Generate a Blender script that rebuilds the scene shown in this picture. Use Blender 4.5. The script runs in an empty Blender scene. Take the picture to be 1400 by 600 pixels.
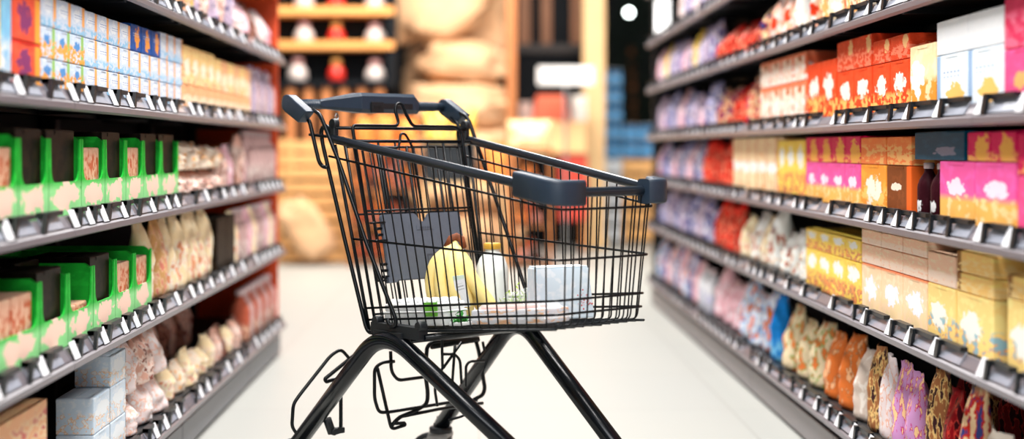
import bpy, bmesh, math, random
from mathutils import Vector, Matrix, noise
R = math.radians
random.seed(7)
S = bpy.context.scene
COL = S.collection

# ---------------------------------------------------------------- camera data
FPX, XH, YH, CH = 2064.45, 655.0, 202.5, 0.934     # focal length in px, vanishing point, camera height

def at(px, py, Y):                                  # point of the place seen at px,py and lying Y metres down the aisle
    return Vector(((px - XH) * Y / FPX, Y, CH - (py - YH) * Y / FPX))

# ---------------------------------------------------------------- materials
MATS = {}
def _bsdf(name):
    m = bpy.data.materials.new(name); m.use_nodes = True
    nt = m.node_tree
    return m, nt, nt.nodes['Principled BSDF']

def lin(c):
    return tuple(((v / 255) / 12.92 if v / 255 <= .04045 else ((v / 255 + .055) / 1.055) ** 2.4) for v in c) + (1,)

def mat(name, rgb, rough=.5, metal=0, spec=.5, var=0, scale=20, bump=0, alpha=1, trans=0, coat=0):
    if name in MATS: return MATS[name]
    m, nt, b = _bsdf(name)
    c = lin(rgb)
    b.inputs['Base Color'].default_value = c
    b.inputs['Roughness'].default_value = rough
    b.inputs['Metallic'].default_value = metal
    b.inputs['Specular IOR Level'].default_value = spec
    b.inputs['Alpha'].default_value = alpha
    b.inputs['Transmission Weight'].default_value = trans
    b.inputs['Coat Weight'].default_value = coat
    tc = nt.nodes.new('ShaderNodeTexCoord')
    n = nt.nodes.new('ShaderNodeTexNoise'); n.inputs['Scale'].default_value = scale; n.inputs['Detail'].default_value = 4
    nt.links.new(tc.outputs['Object'], n.inputs['Vector'])
    if var:
        mx = nt.nodes.new('ShaderNodeMix'); mx.data_type = 'RGBA'
        mx.inputs[6].default_value = tuple(v * (1 - var) for v in c[:3]) + (1,)
        mx.inputs[7].default_value = tuple(min(1, v * (1 + var)) for v in c[:3]) + (1,)
        nt.links.new(n.outputs['Fac'], mx.inputs[0]); nt.links.new(mx.outputs[2], b.inputs['Base Color'])
    if bump:
        bp = nt.nodes.new('ShaderNodeBump'); bp.inputs['Strength'].default_value = bump; bp.inputs['Distance'].default_value = .01
        nt.links.new(n.outputs['Fac'], bp.inputs['Height']); nt.links.new(bp.outputs[0], b.inputs['Normal'])
    MATS[name] = m
    return m

class NT:                                           # tiny node helper
    def __init__(s, nt): s.nt = nt
    def math(s, op, a, b=None, c=None, clamp=False):
        n = s.nt.nodes.new('ShaderNodeMath'); n.operation = op; n.use_clamp = clamp
        for i, v in enumerate((a, b, c)):
            if v is None: continue
            if isinstance(v, (int, float)): n.inputs[i].default_value = v
            else: s.nt.links.new(v, n.inputs[i])
        return n.outputs[0]
    def mix(s, f, a, b):
        n = s.nt.nodes.new('ShaderNodeMix'); n.data_type = 'RGBA'
        for i, v in ((0, f), (6, a), (7, b)):
            if isinstance(v, tuple): n.inputs[i].default_value = v
            elif isinstance(v, (int, float)): n.inputs[i].default_value = v
            else: s.nt.links.new(v, n.inputs[i])
        return n.outputs[2]
    def step(s, v, edge, soft=.03):                 # 0 below edge, 1 above
        n = s.nt.nodes.new('ShaderNodeMapRange'); n.inputs[1].default_value = edge - soft; n.inputs[2].default_value = edge + soft
        s.nt.links.new(v, n.inputs[0]); return n.outputs[0]

def print_mat(name, base, top=None, tz=.8, logo=None, lc=(.5, .62), lr=(.3, .15), pic=None, pic2=None, pz=.4, pn=.5,
              side=None, rough=.4, stripe=None, sx=.15, writ=None):
    """printed packaging: base colour, top band, emblem, picture blotches low down, a vertical stripe, lines of lettering"""
    if name in MATS: return MATS[name]
    m, nt, b = _bsdf(name); N = NT(nt)
    b.inputs['Roughness'].default_value = rough; b.inputs['Specular IOR Level'].default_value = .05
    tc = nt.nodes.new('ShaderNodeTexCoord'); sp = nt.nodes.new('ShaderNodeSeparateXYZ')
    nt.links.new(tc.outputs['Generated'], sp.inputs[0])
    x, z = sp.outputs[0], sp.outputs[2]
    no = nt.nodes.new('ShaderNodeTexNoise'); no.inputs['Scale'].default_value = 6.5; no.inputs['Detail'].default_value = 3
    info = nt.nodes.new('ShaderNodeObjectInfo')
    va = nt.nodes.new('ShaderNodeVectorMath'); va.operation = 'ADD'
    nt.links.new(tc.outputs['Generated'], va.inputs[0]); nt.links.new(info.outputs['Random'], va.inputs[1])
    nt.links.new(va.outputs[0], no.inputs['Vector'])
    col = lin(base)
    hv = N.math('MULTIPLY', N.step(no.outputs['Fac'], .56, .05), .35)
    col = N.mix(hv, col, tuple(min(1, v * 1.7 + .004) for v in lin(base)[:3]) + (1,))
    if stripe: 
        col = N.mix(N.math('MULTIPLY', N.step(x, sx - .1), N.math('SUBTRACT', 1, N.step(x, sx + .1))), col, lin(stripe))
    if pic:
        f = N.math('MULTIPLY', N.math('SUBTRACT', 1, N.step(z, pz, .06)), N.step(no.outputs['Fac'], pn, .02))
        col = N.mix(f, col, lin(pic))
        if pic2:
            sc = nt.nodes.new('ShaderNodeSeparateColor'); nt.links.new(no.outputs['Color'], sc.inputs[0])
            f = N.math('MULTIPLY', N.math('SUBTRACT', 1, N.step(z, pz + .05, .06)), N.step(sc.outputs[0], .57, .02))
            col = N.mix(f, col, lin(pic2))
    if top: col = N.mix(N.step(z, tz, .02), col, lin(top))
    if logo:
        dx = N.math('DIVIDE', N.math('SUBTRACT', x, lc[0]), lr[0]); dz = N.math('DIVIDE', N.math('SUBTRACT', z, lc[1]), lr[1])
        d = N.math('ADD', N.math('MULTIPLY', dx, dx), N.math('MULTIPLY', dz, dz))
        d = N.math('ADD', d, N.math('MULTIPLY', N.math('SUBTRACT', no.outputs['Fac'], .5), 4.5))
        col = N.mix(N.math('SUBTRACT', 1, N.step(d, 1, .1)), col, lin(logo))
    if writ:
        w = N.math('MULTIPLY', N.step(N.math('SINE', N.math('MULTIPLY', z, 70.)), .3, .2), N.step(N.math('SINE', N.math('MULTIPLY', x, 55.)), -.2, .2))
        w = N.math('MULTIPLY', w, N.math('MULTIPLY', N.step(z, .55), N.math('SUBTRACT', 1, N.step(z, .72))))
        w = N.math('MULTIPLY', w, N.math('MULTIPLY', N.step(x, .2), N.math('SUBTRACT', 1, N.step(x, .8))))
        col = N.mix(w, col, lin(writ))
    nt.links.new(col, b.inputs['Base Color'])
    MATS[name] = m
    return m

# ---------------------------------------------------------------- mesh helpers
def box(bm, c, s, bevel=0, seg=2, mi=0, rot=None):
    ret = bmesh.ops.create_cube(bm, size=1)
    vs = ret['verts']
    M = Matrix.Translation(Vector(c)) @ (rot.to_4x4() if rot else Matrix()) @ Matrix.Diagonal((s[0], s[1], s[2], 1))
    bmesh.ops.transform(bm, matrix=M, verts=vs)
    fs = set(f for v in vs for f in v.link_faces)
    if bevel:
        es = set(e for v in vs for e in v.link_edges)
        r2 = bmesh.ops.bevel(bm, geom=list(es), offset=bevel, segments=seg, profile=.7, affect='EDGES')
        fs = set(r2['faces']) | set(f for f in fs if f.is_valid)
    for f in fs:
        if f.is_valid: f.material_index = mi
    return vs

def fillet(pts, r, n=5):
    pts = [Vector(p) for p in pts]
    if r <= 0 or len(pts) < 3: return pts
    out = [pts[0]]
    for i in range(1, len(pts) - 1):
        a, p, b = pts[i - 1], pts[i], pts[i + 1]
        da, db = (a - p), (b - p)
        rr = min(r, da.length * .48, db.length * .48)
        p0, p1 = p + da.normalized() * rr, p + db.normalized() * rr
        for k in range(n + 1):
            t = k / n
            out.append(p0 * (1 - t) ** 2 + p * 2 * t * (1 - t) + p1 * t * t)
    out.append(pts[-1])
    return out

def tube(bm, pts, r, n=8, f=0, closed=False, caps=True, mi=0, radii=None, flat=1.0):
    pts = fillet(pts, f)
    q = []
    for p in pts:
        if not q or (Vector(p) - q[-1]).length > 1e-6: q.append(Vector(p))
    pts = q
    m = len(pts)
    rings = []
    up = None
    for i, p in enumerate(pts):
        if closed: t = (pts[(i + 1) % m] - pts[i - 1])
        else: t = pts[min(i + 1, m - 1)] - pts[max(i - 1, 0)]
        t.normalize()
        if up is None:
            up = Vector((0, 0, 1)) if abs(t.z) < .9 else Vector((1, 0, 0))
        side = t.cross(up)
        if side.length < 1e-5: side = t.cross(Vector((0, 1, 0)))
        side.normalize(); up = side.cross(t).normalized()
        rr = radii[i] if radii and len(radii) == m else r
        rings.append([bm.verts.new(p + (side * math.cos(2 * math.pi * k / n) + up * math.sin(2 * math.pi * k / n) * flat) * rr) for k in range(n)])
    last = m if closed else m - 1
    for i in range(last):
        a, b = rings[i], rings[(i + 1) % m]
        for k in range(n):
            fc = bm.faces.new((a[k], a[(k + 1) % n], b[(k + 1) % n], b[k])); fc.smooth = True; fc.material_index = mi
    if caps and not closed:
        for rg in (rings[0], rings[-1]):
            fc = bm.faces.new(rg); fc.material_index = mi

def lathe(bm, prof, n=20, c=(0, 0, 0), mi=0, axis='z'):
    rings = []
    c = Vector(c)
    for r, z in prof:
        ring = []
        for k in range(n):
            a = 2 * math.pi * k / n
            v = Vector((r * math.cos(a), r * math.sin(a), z))
            if axis == 'y': v = Vector((v.x, z, v.y))
            if axis == 'x': v = Vector((z, v.x, v.y))
            ring.append(bm.verts.new(c + v))
        rings.append(ring)
    for a, b in zip(rings, rings[1:]):
        for k in range(n):
            fc = bm.faces.new((a[k], a[(k + 1) % n], b[(k + 1) % n], b[k])); fc.smooth = True; fc.material_index = mi
    for rg in (rings[0], rings[-1]):
        try: bm.faces.new(rg).material_index = mi
        except ValueError: pass

def prism(bm, outline, axis, a, b, mi=0):
    """outline: list of 2D points; axis 'x','y','z': extrusion from a to b"""
    def mk(p, t):
        u, v = p
        return {'x': Vector((t, u, v)), 'y': Vector((u, t, v)), 'z': Vector((u, v, t))}[axis]
    A = [bm.verts.new(mk(p, a)) for p in outline]; B = [bm.verts.new(mk(p, b)) for p in outline]
    n = len(outline)
    for i in range(n):
        bm.faces.new((A[i], A[(i + 1) % n], B[(i + 1) % n], B[i])).material_index = mi
    bm.faces.new(A).material_index = mi; bm.faces.new(B[::-1]).material_index = mi

def mesh_of(name, bm, mats):
    bmesh.ops.recalc_face_normals(bm, faces=bm.faces)
    me = bpy.data.meshes.new(name); bm.to_mesh(me); bm.free()
    for m in (mats if isinstance(mats, (list, tuple)) else [mats]): me.materials.append(m)
    return me

def obj(name, bm, mats, parent=None, loc=None, rotz=0):
    me = mesh_of(name, bm, mats) if isinstance(bm, bmesh.types.BMesh) else bm
    o = bpy.data.objects.new(name, me); COL.objects.link(o)
    if parent: o.parent = parent
    if loc is not None: o.location = loc
    if rotz: o.rotation_euler[2] = rotz
    return o

def tag(o, label, cat, group=None, kind=None):
    o['label'] = label; o['category'] = cat
    if group: o['group'] = group
    if kind: o['kind'] = kind
    return o

def struct(name, bm, m):
    o = obj(name, bm, m); o['kind'] = 'structure'; return o

def thing(name, label, cat, loc=(0, 0, 0), rotz=0, group=None):
    o = bpy.data.objects.new(name, None); COL.objects.link(o)
    o.empty_display_size = .1; o.location = loc; o.rotation_euler = (0, 0, rotz)
    return tag(o, label, cat, group)

NB = bmesh.new

# ---------------------------------------------------------------- materials used around
M_black = mat('black_coated_wire', (3, 8, 13), .3, spec=.25)
M_tube = mat('black_gloss_tube', (3, 7, 12), .2, spec=.35, var=.25, scale=30)
M_plastic = mat('slate_plastic', (26, 43, 60), .5, var=.12, scale=60, bump=.05)
M_plasticD = mat('dark_plastic', (9, 15, 21), .5)
M_seat = mat('grey_seat_plastic', (84, 91, 103), .55, var=.12, scale=90, bump=.05)
M_steel = mat('steel', (170, 170, 170), .3, metal=1)
M_rubber = mat('rubber', (22, 24, 27), .7)
M_grey = mat('caster_grey', (150, 148, 146), .5, var=.2)
M_shelf = mat('shelf_black_metal', (9, 14, 19), .5)
M_back = mat('rack_back_panel', (4, 9, 13), .7)
M_rail = mat('rail_grey', (112, 106, 112), .32, var=.08, spec=.5)
M_strip = mat('ticket_strip', (150, 154, 166), .2, var=.3, scale=14, spec=.7)
M_clip = mat('black_ticket_clip', (5, 12, 18), .4)
M_ticket = mat('white_ticket', (235, 236, 240), .5)
M_plinth = mat('plinth_grey', (142, 136, 138), .45, var=.06, scale=4)
M_plinthL = mat('plinth_slate', (118, 120, 126), .45, var=.06, scale=4)

# ================================================================ THE SETTING
def floor_mat():
    m, nt, b = _bsdf('pale_floor_tile'); N = NT(nt)
    tc = nt.nodes.new('ShaderNodeTexCoord'); br = nt.nodes.new('ShaderNodeTexBrick')
    br.offset = 0; br.inputs['Scale'].default_value = 1; br.inputs['Brick Width'].default_value = .9; br.inputs['Row Height'].default_value = .9
    br.inputs['Mortar Size'].default_value = .004; br.inputs['Mortar Smooth'].default_value = .3
    br.inputs['Color1'].default_value = lin((178, 180, 174)); br.inputs['Color2'].default_value = lin((175, 177, 172)); br.inputs['Mortar'].default_value = lin((158, 158, 153))
    nt.links.new(tc.outputs['Object'], br.inputs['Vector'])
    no = nt.nodes.new('ShaderNodeTexNoise'); no.inputs['Scale'].default_value = 1.3; nt.links.new(tc.outputs['Object'], no.inputs['Vector'])
    c = N.mix(N.math('MULTIPLY', no.outputs['Fac'], .35), br.outputs['Color'], lin((183, 181, 173)))
    nt.links.new(c, b.inputs['Base Color']); b.inputs['Roughness'].default_value = .42
    return m
bm = NB(); box(bm, (0, 11.5, -.05), (10.2, 26, .1)); struct('floor', bm, floor_mat())
M_wall = mat('charcoal_wall', (10, 15, 19), .8, var=.1, scale=3)
bm = NB(); box(bm, (0, 24.05, 2.4), (10, .1, 4.8)); struct('wall_back', bm, M_wall)
M_wallside = mat('side_wall_paint', (120, 112, 104), .8, var=.05, scale=3)
bm = NB(); box(bm, (-5.05, 11.5, 2.4), (.1, 25.6, 4.8)); struct('wall_left', bm, M_wallside)
bm = NB(); box(bm, (5.05, 11.5, 2.4), (.1, 25.6, 4.8)); struct('wall_right', bm, M_wallside)

# ================================================================ SHELF RACKS
XL, XR = -.897, 1.03
HL = [.145, .476, .764, 1.04, 1.332, 1.64]
HR = [.150, .475, .747, 1.005, 1.285, 1.56, 1.86]
DEPTH = .44
def shelf_mesh(w):
    bm = NB()   # local: front at y=0, depth +y, width along x from 0..w ; top surface z=0
    box(bm, (w / 2, DEPTH / 2 + .012, -.012), (w - .004, DEPTH - .02, .022), .002, 1)
    box(bm, (w / 2, DEPTH * .6, -.03), (w - .03, .02, .02))
    for x in (.05, w / 2, w - .05): box(bm, (x, DEPTH / 2, -.03), (.02, DEPTH - .05, .02))
    return mesh_of('shelf_board', bm, M_shelf)
def rail_mesh(w):
    bm = NB()
    prism(bm, [(.008, .0), (.002, .0), (-.012, -.022), (-.016, -.040), (-.010, -.044), (-.004, -.040), (.000, -.022), (.008, -.004)], 'x', .001, w - .001)
    prism(bm, [(-.0165, -.026), (-.022, -.030), (-.022, -.043), (-.010, -.0475), (-.010, -.044), (-.0165, -.040)], 'x', .001, w - .001)
    return mesh_of('price_rail', bm, M_rail)
def strip_mesh(w):
    bm = NB()
    prism(bm, [(.0035, .005), (-.013, -.023), (-.0150, -.022), (.001, .0065)], 'x', 0, w)
    return mesh_of('ticket_strip', bm, M_strip)
def clip_mesh():
    bm = NB()
    # a slanted black clip with a thin arm running along the top of the rail
    prism(bm, [(0, .016), (.022, .016), (.002, -.026), (-.022, -.026)], 'y', -.020, -.012)
    prism(bm, [(.0, .016), (.15, .016), (.15, .006), (.0, .006)], 'y', -.012, .004)
    prism(bm, [(0, .016), (.02, .016), (.02, .004), (0, .004)], 'y', -.02, .004)
    return mesh_of('ticket_clip', bm, M_clip)
def ticket_mesh():
    bm = NB()
    prism(bm, [(-.003, .012), (-.0185, -.025), (-.0205, -.024), (-.005, .0135)], 'x', 0, .042)
    return mesh_of('price_ticket', bm, M_ticket)
CLIP, TICKET = clip_mesh(), ticket_mesh()

def rack(side, bays, heights, X, label, pm):
    sgn = 1 if side == 'R' else -1
    for bi, (y0, y1) in enumerate(bays):
        w = y1 - y0
        # local frame: width along x, front faces -y.  right rack: rot -90 -> x axis points to -Y; left rack: rot +90 -> x axis to +Y
        t = thing('shelf_unit', label[bi], 'store shelving', (X, y1 if side == 'R' else y0, 0), R(-90) if side == 'R' else R(90),
                  'right hand run of shelf units' if side == 'R' else 'left hand run of shelf units')
        bm = NB()
        box(bm, (w / 2, .012, .052), (w - .006, .012, .084), .002, 1)
        obj('plinth', bm, pm, t)
        bm = NB(); box(bm, (w / 2, .04, .008), (w, .03, .016)); box(bm, (w / 2, DEPTH / 2, .03), (w - .02, DEPTH - .1, .05)); obj('kick_base', bm, M_shelf, t)
        bm = NB(); box(bm, (w / 2, DEPTH + .01, 1.05), (w, .02, 2.1))
        for k in range(14): box(bm, (w / 2, DEPTH - .002, .12 + k * .14), (w - .06, .006, .004))
        obj('back_panel', bm, M_back, t)
        for xx in ((.012, w - .012)):
            bm = NB(); box(bm, (xx, DEPTH - .03, 1.05), (.024, .05, 2.1), .003, 1)
            for k in range(20): box(bm, (xx, DEPTH - .056, .15 + k * .09), (.006, .004, .03))
            obj('upright', bm, M_shelf, t)
        sm, rm = shelf_mesh(w), rail_mesh(w)
        for hi, h in enumerate(heights):
            s = bpy.data.objects.new('shelf', sm); COL.objects.link(s); s.parent = t; s.location = (0, 0, h + .022)
            r = bpy.data.objects.new('price_rail', rm); COL.objects.link(r); r.parent = s
            rnd = random.Random(bi * 31 + hi * 7 + (0 if side == 'R' else 500))
            x = rnd.uniform(.02, .1)
            while x < w - .10:
                step = rnd.choice((.13, .17, .2, .24)) if y0 < 5 else rnd.choice((.14, .16))
                L = min(step - .055, w - x - .07)
                if L > .05:
                    c = bpy.data.objects.new('ticket_clip', CLIP); COL.objects.link(c); c.parent = s
                    c.location = (x + .03, 0, 0); c.scale = (min(1, (L) / .15) if L < .15 else 1, 1, 1)
                    if rnd.random() > .22:
                        k = bpy.data.objects.new('price_ticket', TICKET); COL.objects.link(k); k.parent = s; k.location = (x - .028 if x > .03 else 0, 0, 0)
                    q = bpy.data.objects.new('ticket_strip', strip_mesh(L)); COL.objects.link(q); q.parent = s; q.location = (x + .03, 0, 0)
                x += step
                
baysL = [(1.94, 3.27), (3.27, 4.60), (4.60, 5.93), (5.93, 6.86)]
baysR = [(1.76, 3.09), (3.09, 4.42), (4.42, 5.75), (5.75, 7.08), (7.08, 8.41), (8.41, 9.10)]
rack('L', baysL, HL, XL, ['black shelf unit with slate plinth in left run, nearest the camera', 'black shelf unit of left run, second from the camera',
     'black shelf unit of left run, third from the camera', 'narrow black shelf unit closing the left run beside the orange end panel'], M_plinthL)
rack('R', baysR, HR, XR, ['black shelf unit of right run, nearest the camera', 'black shelf unit of right run, second from the camera',
     'black shelf unit of right run, third from the camera', 'black shelf unit of right run, third from its far end',
     'black shelf unit of right run, second from its far end', 'narrow black shelf unit closing the far end of the right run'], M_plinth)
M_orange = mat('orange_panel', (236, 84, 34), .5, var=.06)
bm = NB(); box(bm, (XL - .235, 6.885, 1.05), (.43, .03, 2.1), .004, 1); box(bm, (XL - .03, 6.868, 1.05), (.02, .006, 2.08))
box(bm, (XL - .235, 6.905, .05), (.44, .03, .1), .004, 1)
tag(obj('end_panel', bm, M_orange), 'orange end panel closing the far end of the left shelf run', 'panel')
bm = NB(); box(bm, (XR + .24, 9.125, 1.05), (.44, .03, 2.1), .004, 1); box(bm, (XR + .24, 9.145, .05), (.45, .02, .1), .004, 1)
tag(obj('end_panel', bm, M_shelf), 'dark end panel closing the far end of the right shelf run', 'panel')

# ================================================================ PRODUCTS
MESH = {}
def carton_mesh(w, h, d, m, key):
    k = ('c', round(w, 3), round(h, 3), round(d, 3), key)
    if k in MESH: return MESH[k]
    bm = NB()
    box(bm, (0, d / 2, h / 2), (w, d, h), min(.003, w * .03), 2)
    box(bm, (0, d * .25, h + .0004), (w * .96, d * .46, .0012)); box(bm, (0, d * .75, h + .0004), (w * .96, d * .46, .0012))   # lid flaps with their seam
    box(bm, (0, -.0004, h * .97), (w * .4, .0012, h * .05))                                                              # tuck tab
    MESH[k] = mesh_of('carton', bm, m); return MESH[k]
def pouch_mesh(w, h, d, m, key, seed):
    k = ('p', round(w, 3), round(h, 3), round(d, 3), key, seed)
    if k in MESH: return MESH[k]
    bm = NB(); nx, nz = 12, 16
    rnd = random.Random(seed)
    off = Vector((rnd.random() * 9, rnd.random() * 9, rnd.random() * 9))
    G = {}
    for s in (0, 1):
        for i in range(nx + 1):
            for j in range(nz + 1):
                u, v = i / nx, j / nz
                prof = (math.sin(math.pi * min(1, max(0, u))) ** .55) * (min(1, (1 - v) / .55) ** .8 if v > .35 else 1)
                prof = (math.sin(math.pi * u) ** .55) * max(0, min(1, (.94 - v) / .45)) ** .7
                if v < .06: prof *= .75 + v * 4
                wob = noise.noise(Vector((u * 3, v * 4, s * 3)) + off) * .22 + noise.noise(Vector((u * 7, v * 9, s * 5)) + off) * .08
                dd = d / 2 * (prof * (1 + wob)) + .0008
                wx = w * (1 - .08 * math.sin(math.pi * v)) * (1 + .02 * noise.noise(Vector((v * 5, 0, 0)) + off))
                if i in (0, nx) and s == 1: G[s, i, j] = G[0, i, j]; continue
                y = d / 2 + (-dd if s == 0 else dd)
                lean = noise.noise(Vector((u * 2, 2, v)) + off) * .02 * v
                G[s, i, j] = bm.verts.new(((u - .5) * wx, y + lean, v * h + (.006 * noise.noise(Vector((u * 6, 1, 1)) + off) if j == nz else 0)))
    for s in (0, 1):
        for i in range(nx):
            for j in range(nz):
                q = [G[s, i, j], G[s, i + 1, j], G[s, i + 1, j + 1], G[s, i, j + 1]]
                f = bm.faces.new(q if s == 0 else q[::-1]); f.smooth = True
    # base and crimped top seal
    for j in (0, nz):
        for i in range(nx):
            a, b_, c, e = G[0, i, j], G[0, i + 1, j], G[1, i + 1, j], G[1, i, j]
            vs = []
            for v in (a, b_, c, e):
                if v not in vs: vs.append(v)
            if len(vs) > 2:
                try: bm.faces.new(vs)
                except ValueError: pass
    MESH[k] = mesh_of('pouch', bm, m); return MESH[k]
def tray_mesh(w, h, d, m, low=.42):
    k = ('t', round(w, 3), round(h, 3), low)
    if k in MESH: return MESH[k]
    bm = NB(); t = .004
    box(bm, (0, d / 2, t / 2), (w, d, t)); box(bm, (0, d - t / 2, h / 2), (w, t, h))
    prism(bm, [(0, 0), (d, 0), (d, h), (.02, h), (.012, h * .97), (.0, h * .9)], 'x', -w / 2, -w / 2 + t)
    prism(bm, [(0, 0), (d, 0), (d, h), (.02, h), (.012, h * .97), (.0, h * .9)], 'x', w / 2 - t, w / 2)
    f = [(-w / 2, 0), (w / 2, 0), (w / 2, h * .96), (w / 2 - .012, h * .96)]
    n = 6
    for i in range(n + 1):
        a = i / n * math.pi / 2; f.append((w / 2 - .016 - .03 * (1 - math.cos(a)), h * low + .03 * (1 - math.sin(a))))
    for i in range(n + 1):
        a = (1 - i / n) * math.pi / 2; f.append((-w / 2 + .016 + .03 * (1 - math.cos(a)), h * low + .03 * (1 - math.sin(a))))
    f += [(-w / 2 + .012, h * .96), (-w / 2, h * .96)]
    prism(bm, f, 'y', -.001, .003)
    MESH[k] = mesh_of('display_tray', bm, m); return MESH[k]
def bottle_mesh(w, h, m, key):
    k = ('b', round(w, 3), round(h, 3), key)
    if k in MESH: return MESH[k]
    r = w / 2
    bm = NB(); lathe(bm, [(r * .9, 0), (r, .006), (r, h * .55), (r * .97, h * .6), (r * .8, h * .7), (r * .42, h * .82), (r * .38, h * .9)], 18, (0, r, 0))
    MESH[k] = mesh_of('bottle', bm, m)
    bm = NB(); lathe(bm, [(r * .44, h * .89), (r * .46, h * .9), (r * .46, h * .99), (r * .4, h)], 14, (0, r, 0)); MESH[k + ('cap',)] = mesh_of('cap', bm, mat('cap_' + key, {'red': (200, 40, 30)}.get(key, (215, 190, 190)), .4))
    return MESH[k]
def jar_mesh(w, h, m, key):
    k = ('j', round(w, 3), round(h, 3), key)
    if k in MESH: return MESH[k]
    r = w / 2; bm = NB(); lathe(bm, [(r * .9, 0), (r, .008), (r, h * .72), (r * .85, h * .84)], 18, (0, r, 0))
    MESH[k] = mesh_of('jar', bm, m)
    bm = NB(); lathe(bm, [(r * .9, h * .83), (r * .92, h * .85), (r * .92, h * .98), (r * .86, h)], 18, (0, r, 0)); MESH[k + ('cap',)] = mesh_of('lid', bm, mat('lid_' + key, (190, 70, 50), .4))
    return MESH[k]

P = print_mat
D = {}   # design -> (material, look words, kind)
def design(key, look, kind, **kw): D[key] = (P('print_' + key, **kw), look, kind)
W = (243, 243, 246)
design('bluebar', 'pale blue and orange carton', 'carton', base=(208, 222, 240), stripe=(250, 176, 100), sx=.86, logo=(238, 244, 250), lc=(.4, .62), lr=(.26, .2), writ=(60, 110, 180), pic=(150, 200, 232), pz=.3)
design('bluegreen', 'pale blue carton with green edge', 'carton', base=(206, 222, 240), stripe=(150, 200, 110), sx=.78, logo=(90, 150, 210), lc=(.38, .6), lr=(.2, .16), pic=(248, 170, 80), pn=.48, pz=.6)
design('navy', 'royal blue carton with orange spot', 'carton', base=(32, 84, 160), logo=(246, 160, 70), lc=(.62, .5), lr=(.22, .4), writ=(200, 215, 240))
design('redcart', 'red carton with violet lettering', 'carton', base=(238, 88, 62), stripe=(250, 170, 70), sx=.9, logo=(140, 60, 110), lc=(.42, .5), lr=(.22, .3), top=(220, 50, 40), tz=.93)
design('yellow', 'yellow carton', 'carton', base=(252, 200, 70), pic=(250, 236, 210), top=(206, 214, 230), tz=.75)
design('skyc', 'sky blue carton', 'carton', base=(130, 190, 226), pic=(240, 240, 240))
design('cream', 'cream and amber carton', 'carton', base=(250, 206, 138), logo=(255, 240, 214), lc=(.5, .45), lr=(.34, .2), pic=(255, 232, 190), pic2=(242, 150, 100), pz=.5)
design('creamp', 'peach printed carton', 'carton', base=(244, 178, 130), logo=(255, 226, 190), lc=(.5, .4), lr=(.3, .16), pic=(255, 236, 206), pz=.55)
design('mauve', 'mauve grey pouch', 'pouch', base=(190, 170, 192), pic=(246, 226, 230), pic2=(84, 80, 140), pz=.95, pn=.52)
design('mauveb', 'mauve and blue pouch', 'pouch', base=(150, 156, 206), pic=(246, 230, 232), pic2=(36, 60, 130), pz=.9, pn=.5)
design('yellow2', 'yellow pouch', 'pouch', base=(252, 206, 90), pic=(250, 236, 200), pz=.5)
design('plum', 'slate violet pouch', 'pouch', base=(96, 100, 156), pic=(246, 180, 176), pic2=(226, 232, 250), pz=.95, pn=.54)
design('pinkbottle', 'pinkish bottle', 'bottle', base=(206, 170, 166), pic=(240, 222, 214), pz=.4)
design('rustbottle', 'rust coloured bottle', 'bottle', base=(190, 96, 72), pic=(244, 200, 170), pz=.35)
design('darkbottle', 'dark maroon bottle with white label', 'bottle', base=(52, 16, 24), logo=(240, 240, 240), lc=(.5, .25), lr=(.3, .12))
design('white_bottle', 'white bottle', 'bottle', base=(232, 232, 236), pic=(200, 200, 230), pz=.5)
design('tray', 'green cut-away display tray', 'display_tray', base=(34, 176, 56), logo=(252, 216, 196), lc=(.5, .24), lr=(.36, .16), pic=(150, 226, 150), pz=.38, pn=.3)
design('pot', 'peach and white snack pack', 'snack_pack', base=(244, 190, 160), logo=(250, 236, 228), lc=(.5, .3), lr=(.36, .16), pic=(214, 110, 76), pz=.9, pn=.52)
design('brownpack', 'dark brown carton', 'carton', base=(30, 24, 18), pic=(44, 34, 24), pz=.9)
design('creamflow', 'cream packet with pink flowers', 'pouch', base=(246, 228, 206), pic=(236, 130, 150), pic2=(250, 190, 120), pz=.95, pn=.58)
design('tan', 'tan paper pouch', 'pouch', base=(222, 170, 112), pic=(244, 206, 166), pic2=(230, 140, 120), pz=.8)
design('creambag', 'cream pouch', 'pouch', base=(255, 230, 184), pic=(255, 244, 224), pic2=(236, 160, 120), pz=.6, pn=.48)
design('rosebag', 'rosy beige pouch', 'pouch', base=(232, 180, 160), pic=(252, 230, 218), pic2=(150, 84, 70), pz=.8, pn=.47)
design('brownbag', 'brown pouch with pink print', 'pouch', base=(112, 72, 58), pic=(226, 160, 140), pic2=(40, 30, 34), pz=.95, pn=.5)
design('peachbox', 'peach carton', 'carton', base=(248, 186, 138), pic=(250, 214, 170), pic2=(224, 120, 110), pz=.8, pn=.47)
design('whiteblue', 'white carton with slate blue edge', 'carton', base=(214, 230, 244), logo=(240, 246, 250), lc=(.5, .6), lr=(.36, .2), pic=(246, 190, 120), pic2=(240, 240, 240), pz=.55, pn=.53, stripe=(54, 70, 84), sx=1.06)  # pale bluish card with a dark slate stripe along one end
design('whitetall', 'tall white and rose pouch', 'pouch', base=(240, 224, 222), pic=(240, 180, 150), pic2=(246, 240, 240), pz=.9, pn=.52)
design('redbag', 'bright red bag', 'pouch', base=(226, 36, 26), pic=(252, 150, 116), pic2=(150, 10, 20), pz=.8, pn=.5)
design('redcream', 'red and cream bag', 'pouch', base=(240, 206, 160), pic=(206, 50, 40), pic2=(60, 70, 130), pz=.95, pn=.48)
design('whitered', 'white bag with red dots', 'pouch', base=(246, 226, 216), logo=(228, 62, 30), lc=(.6, .4), lr=(.16, .12), pic=(250, 180, 150), pz=.9)
design('amberbag', 'amber bag', 'pouch', base=(246, 176, 104), pic=(255, 236, 206), pic2=(222, 110, 60), pz=.9, pn=.5)
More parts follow.
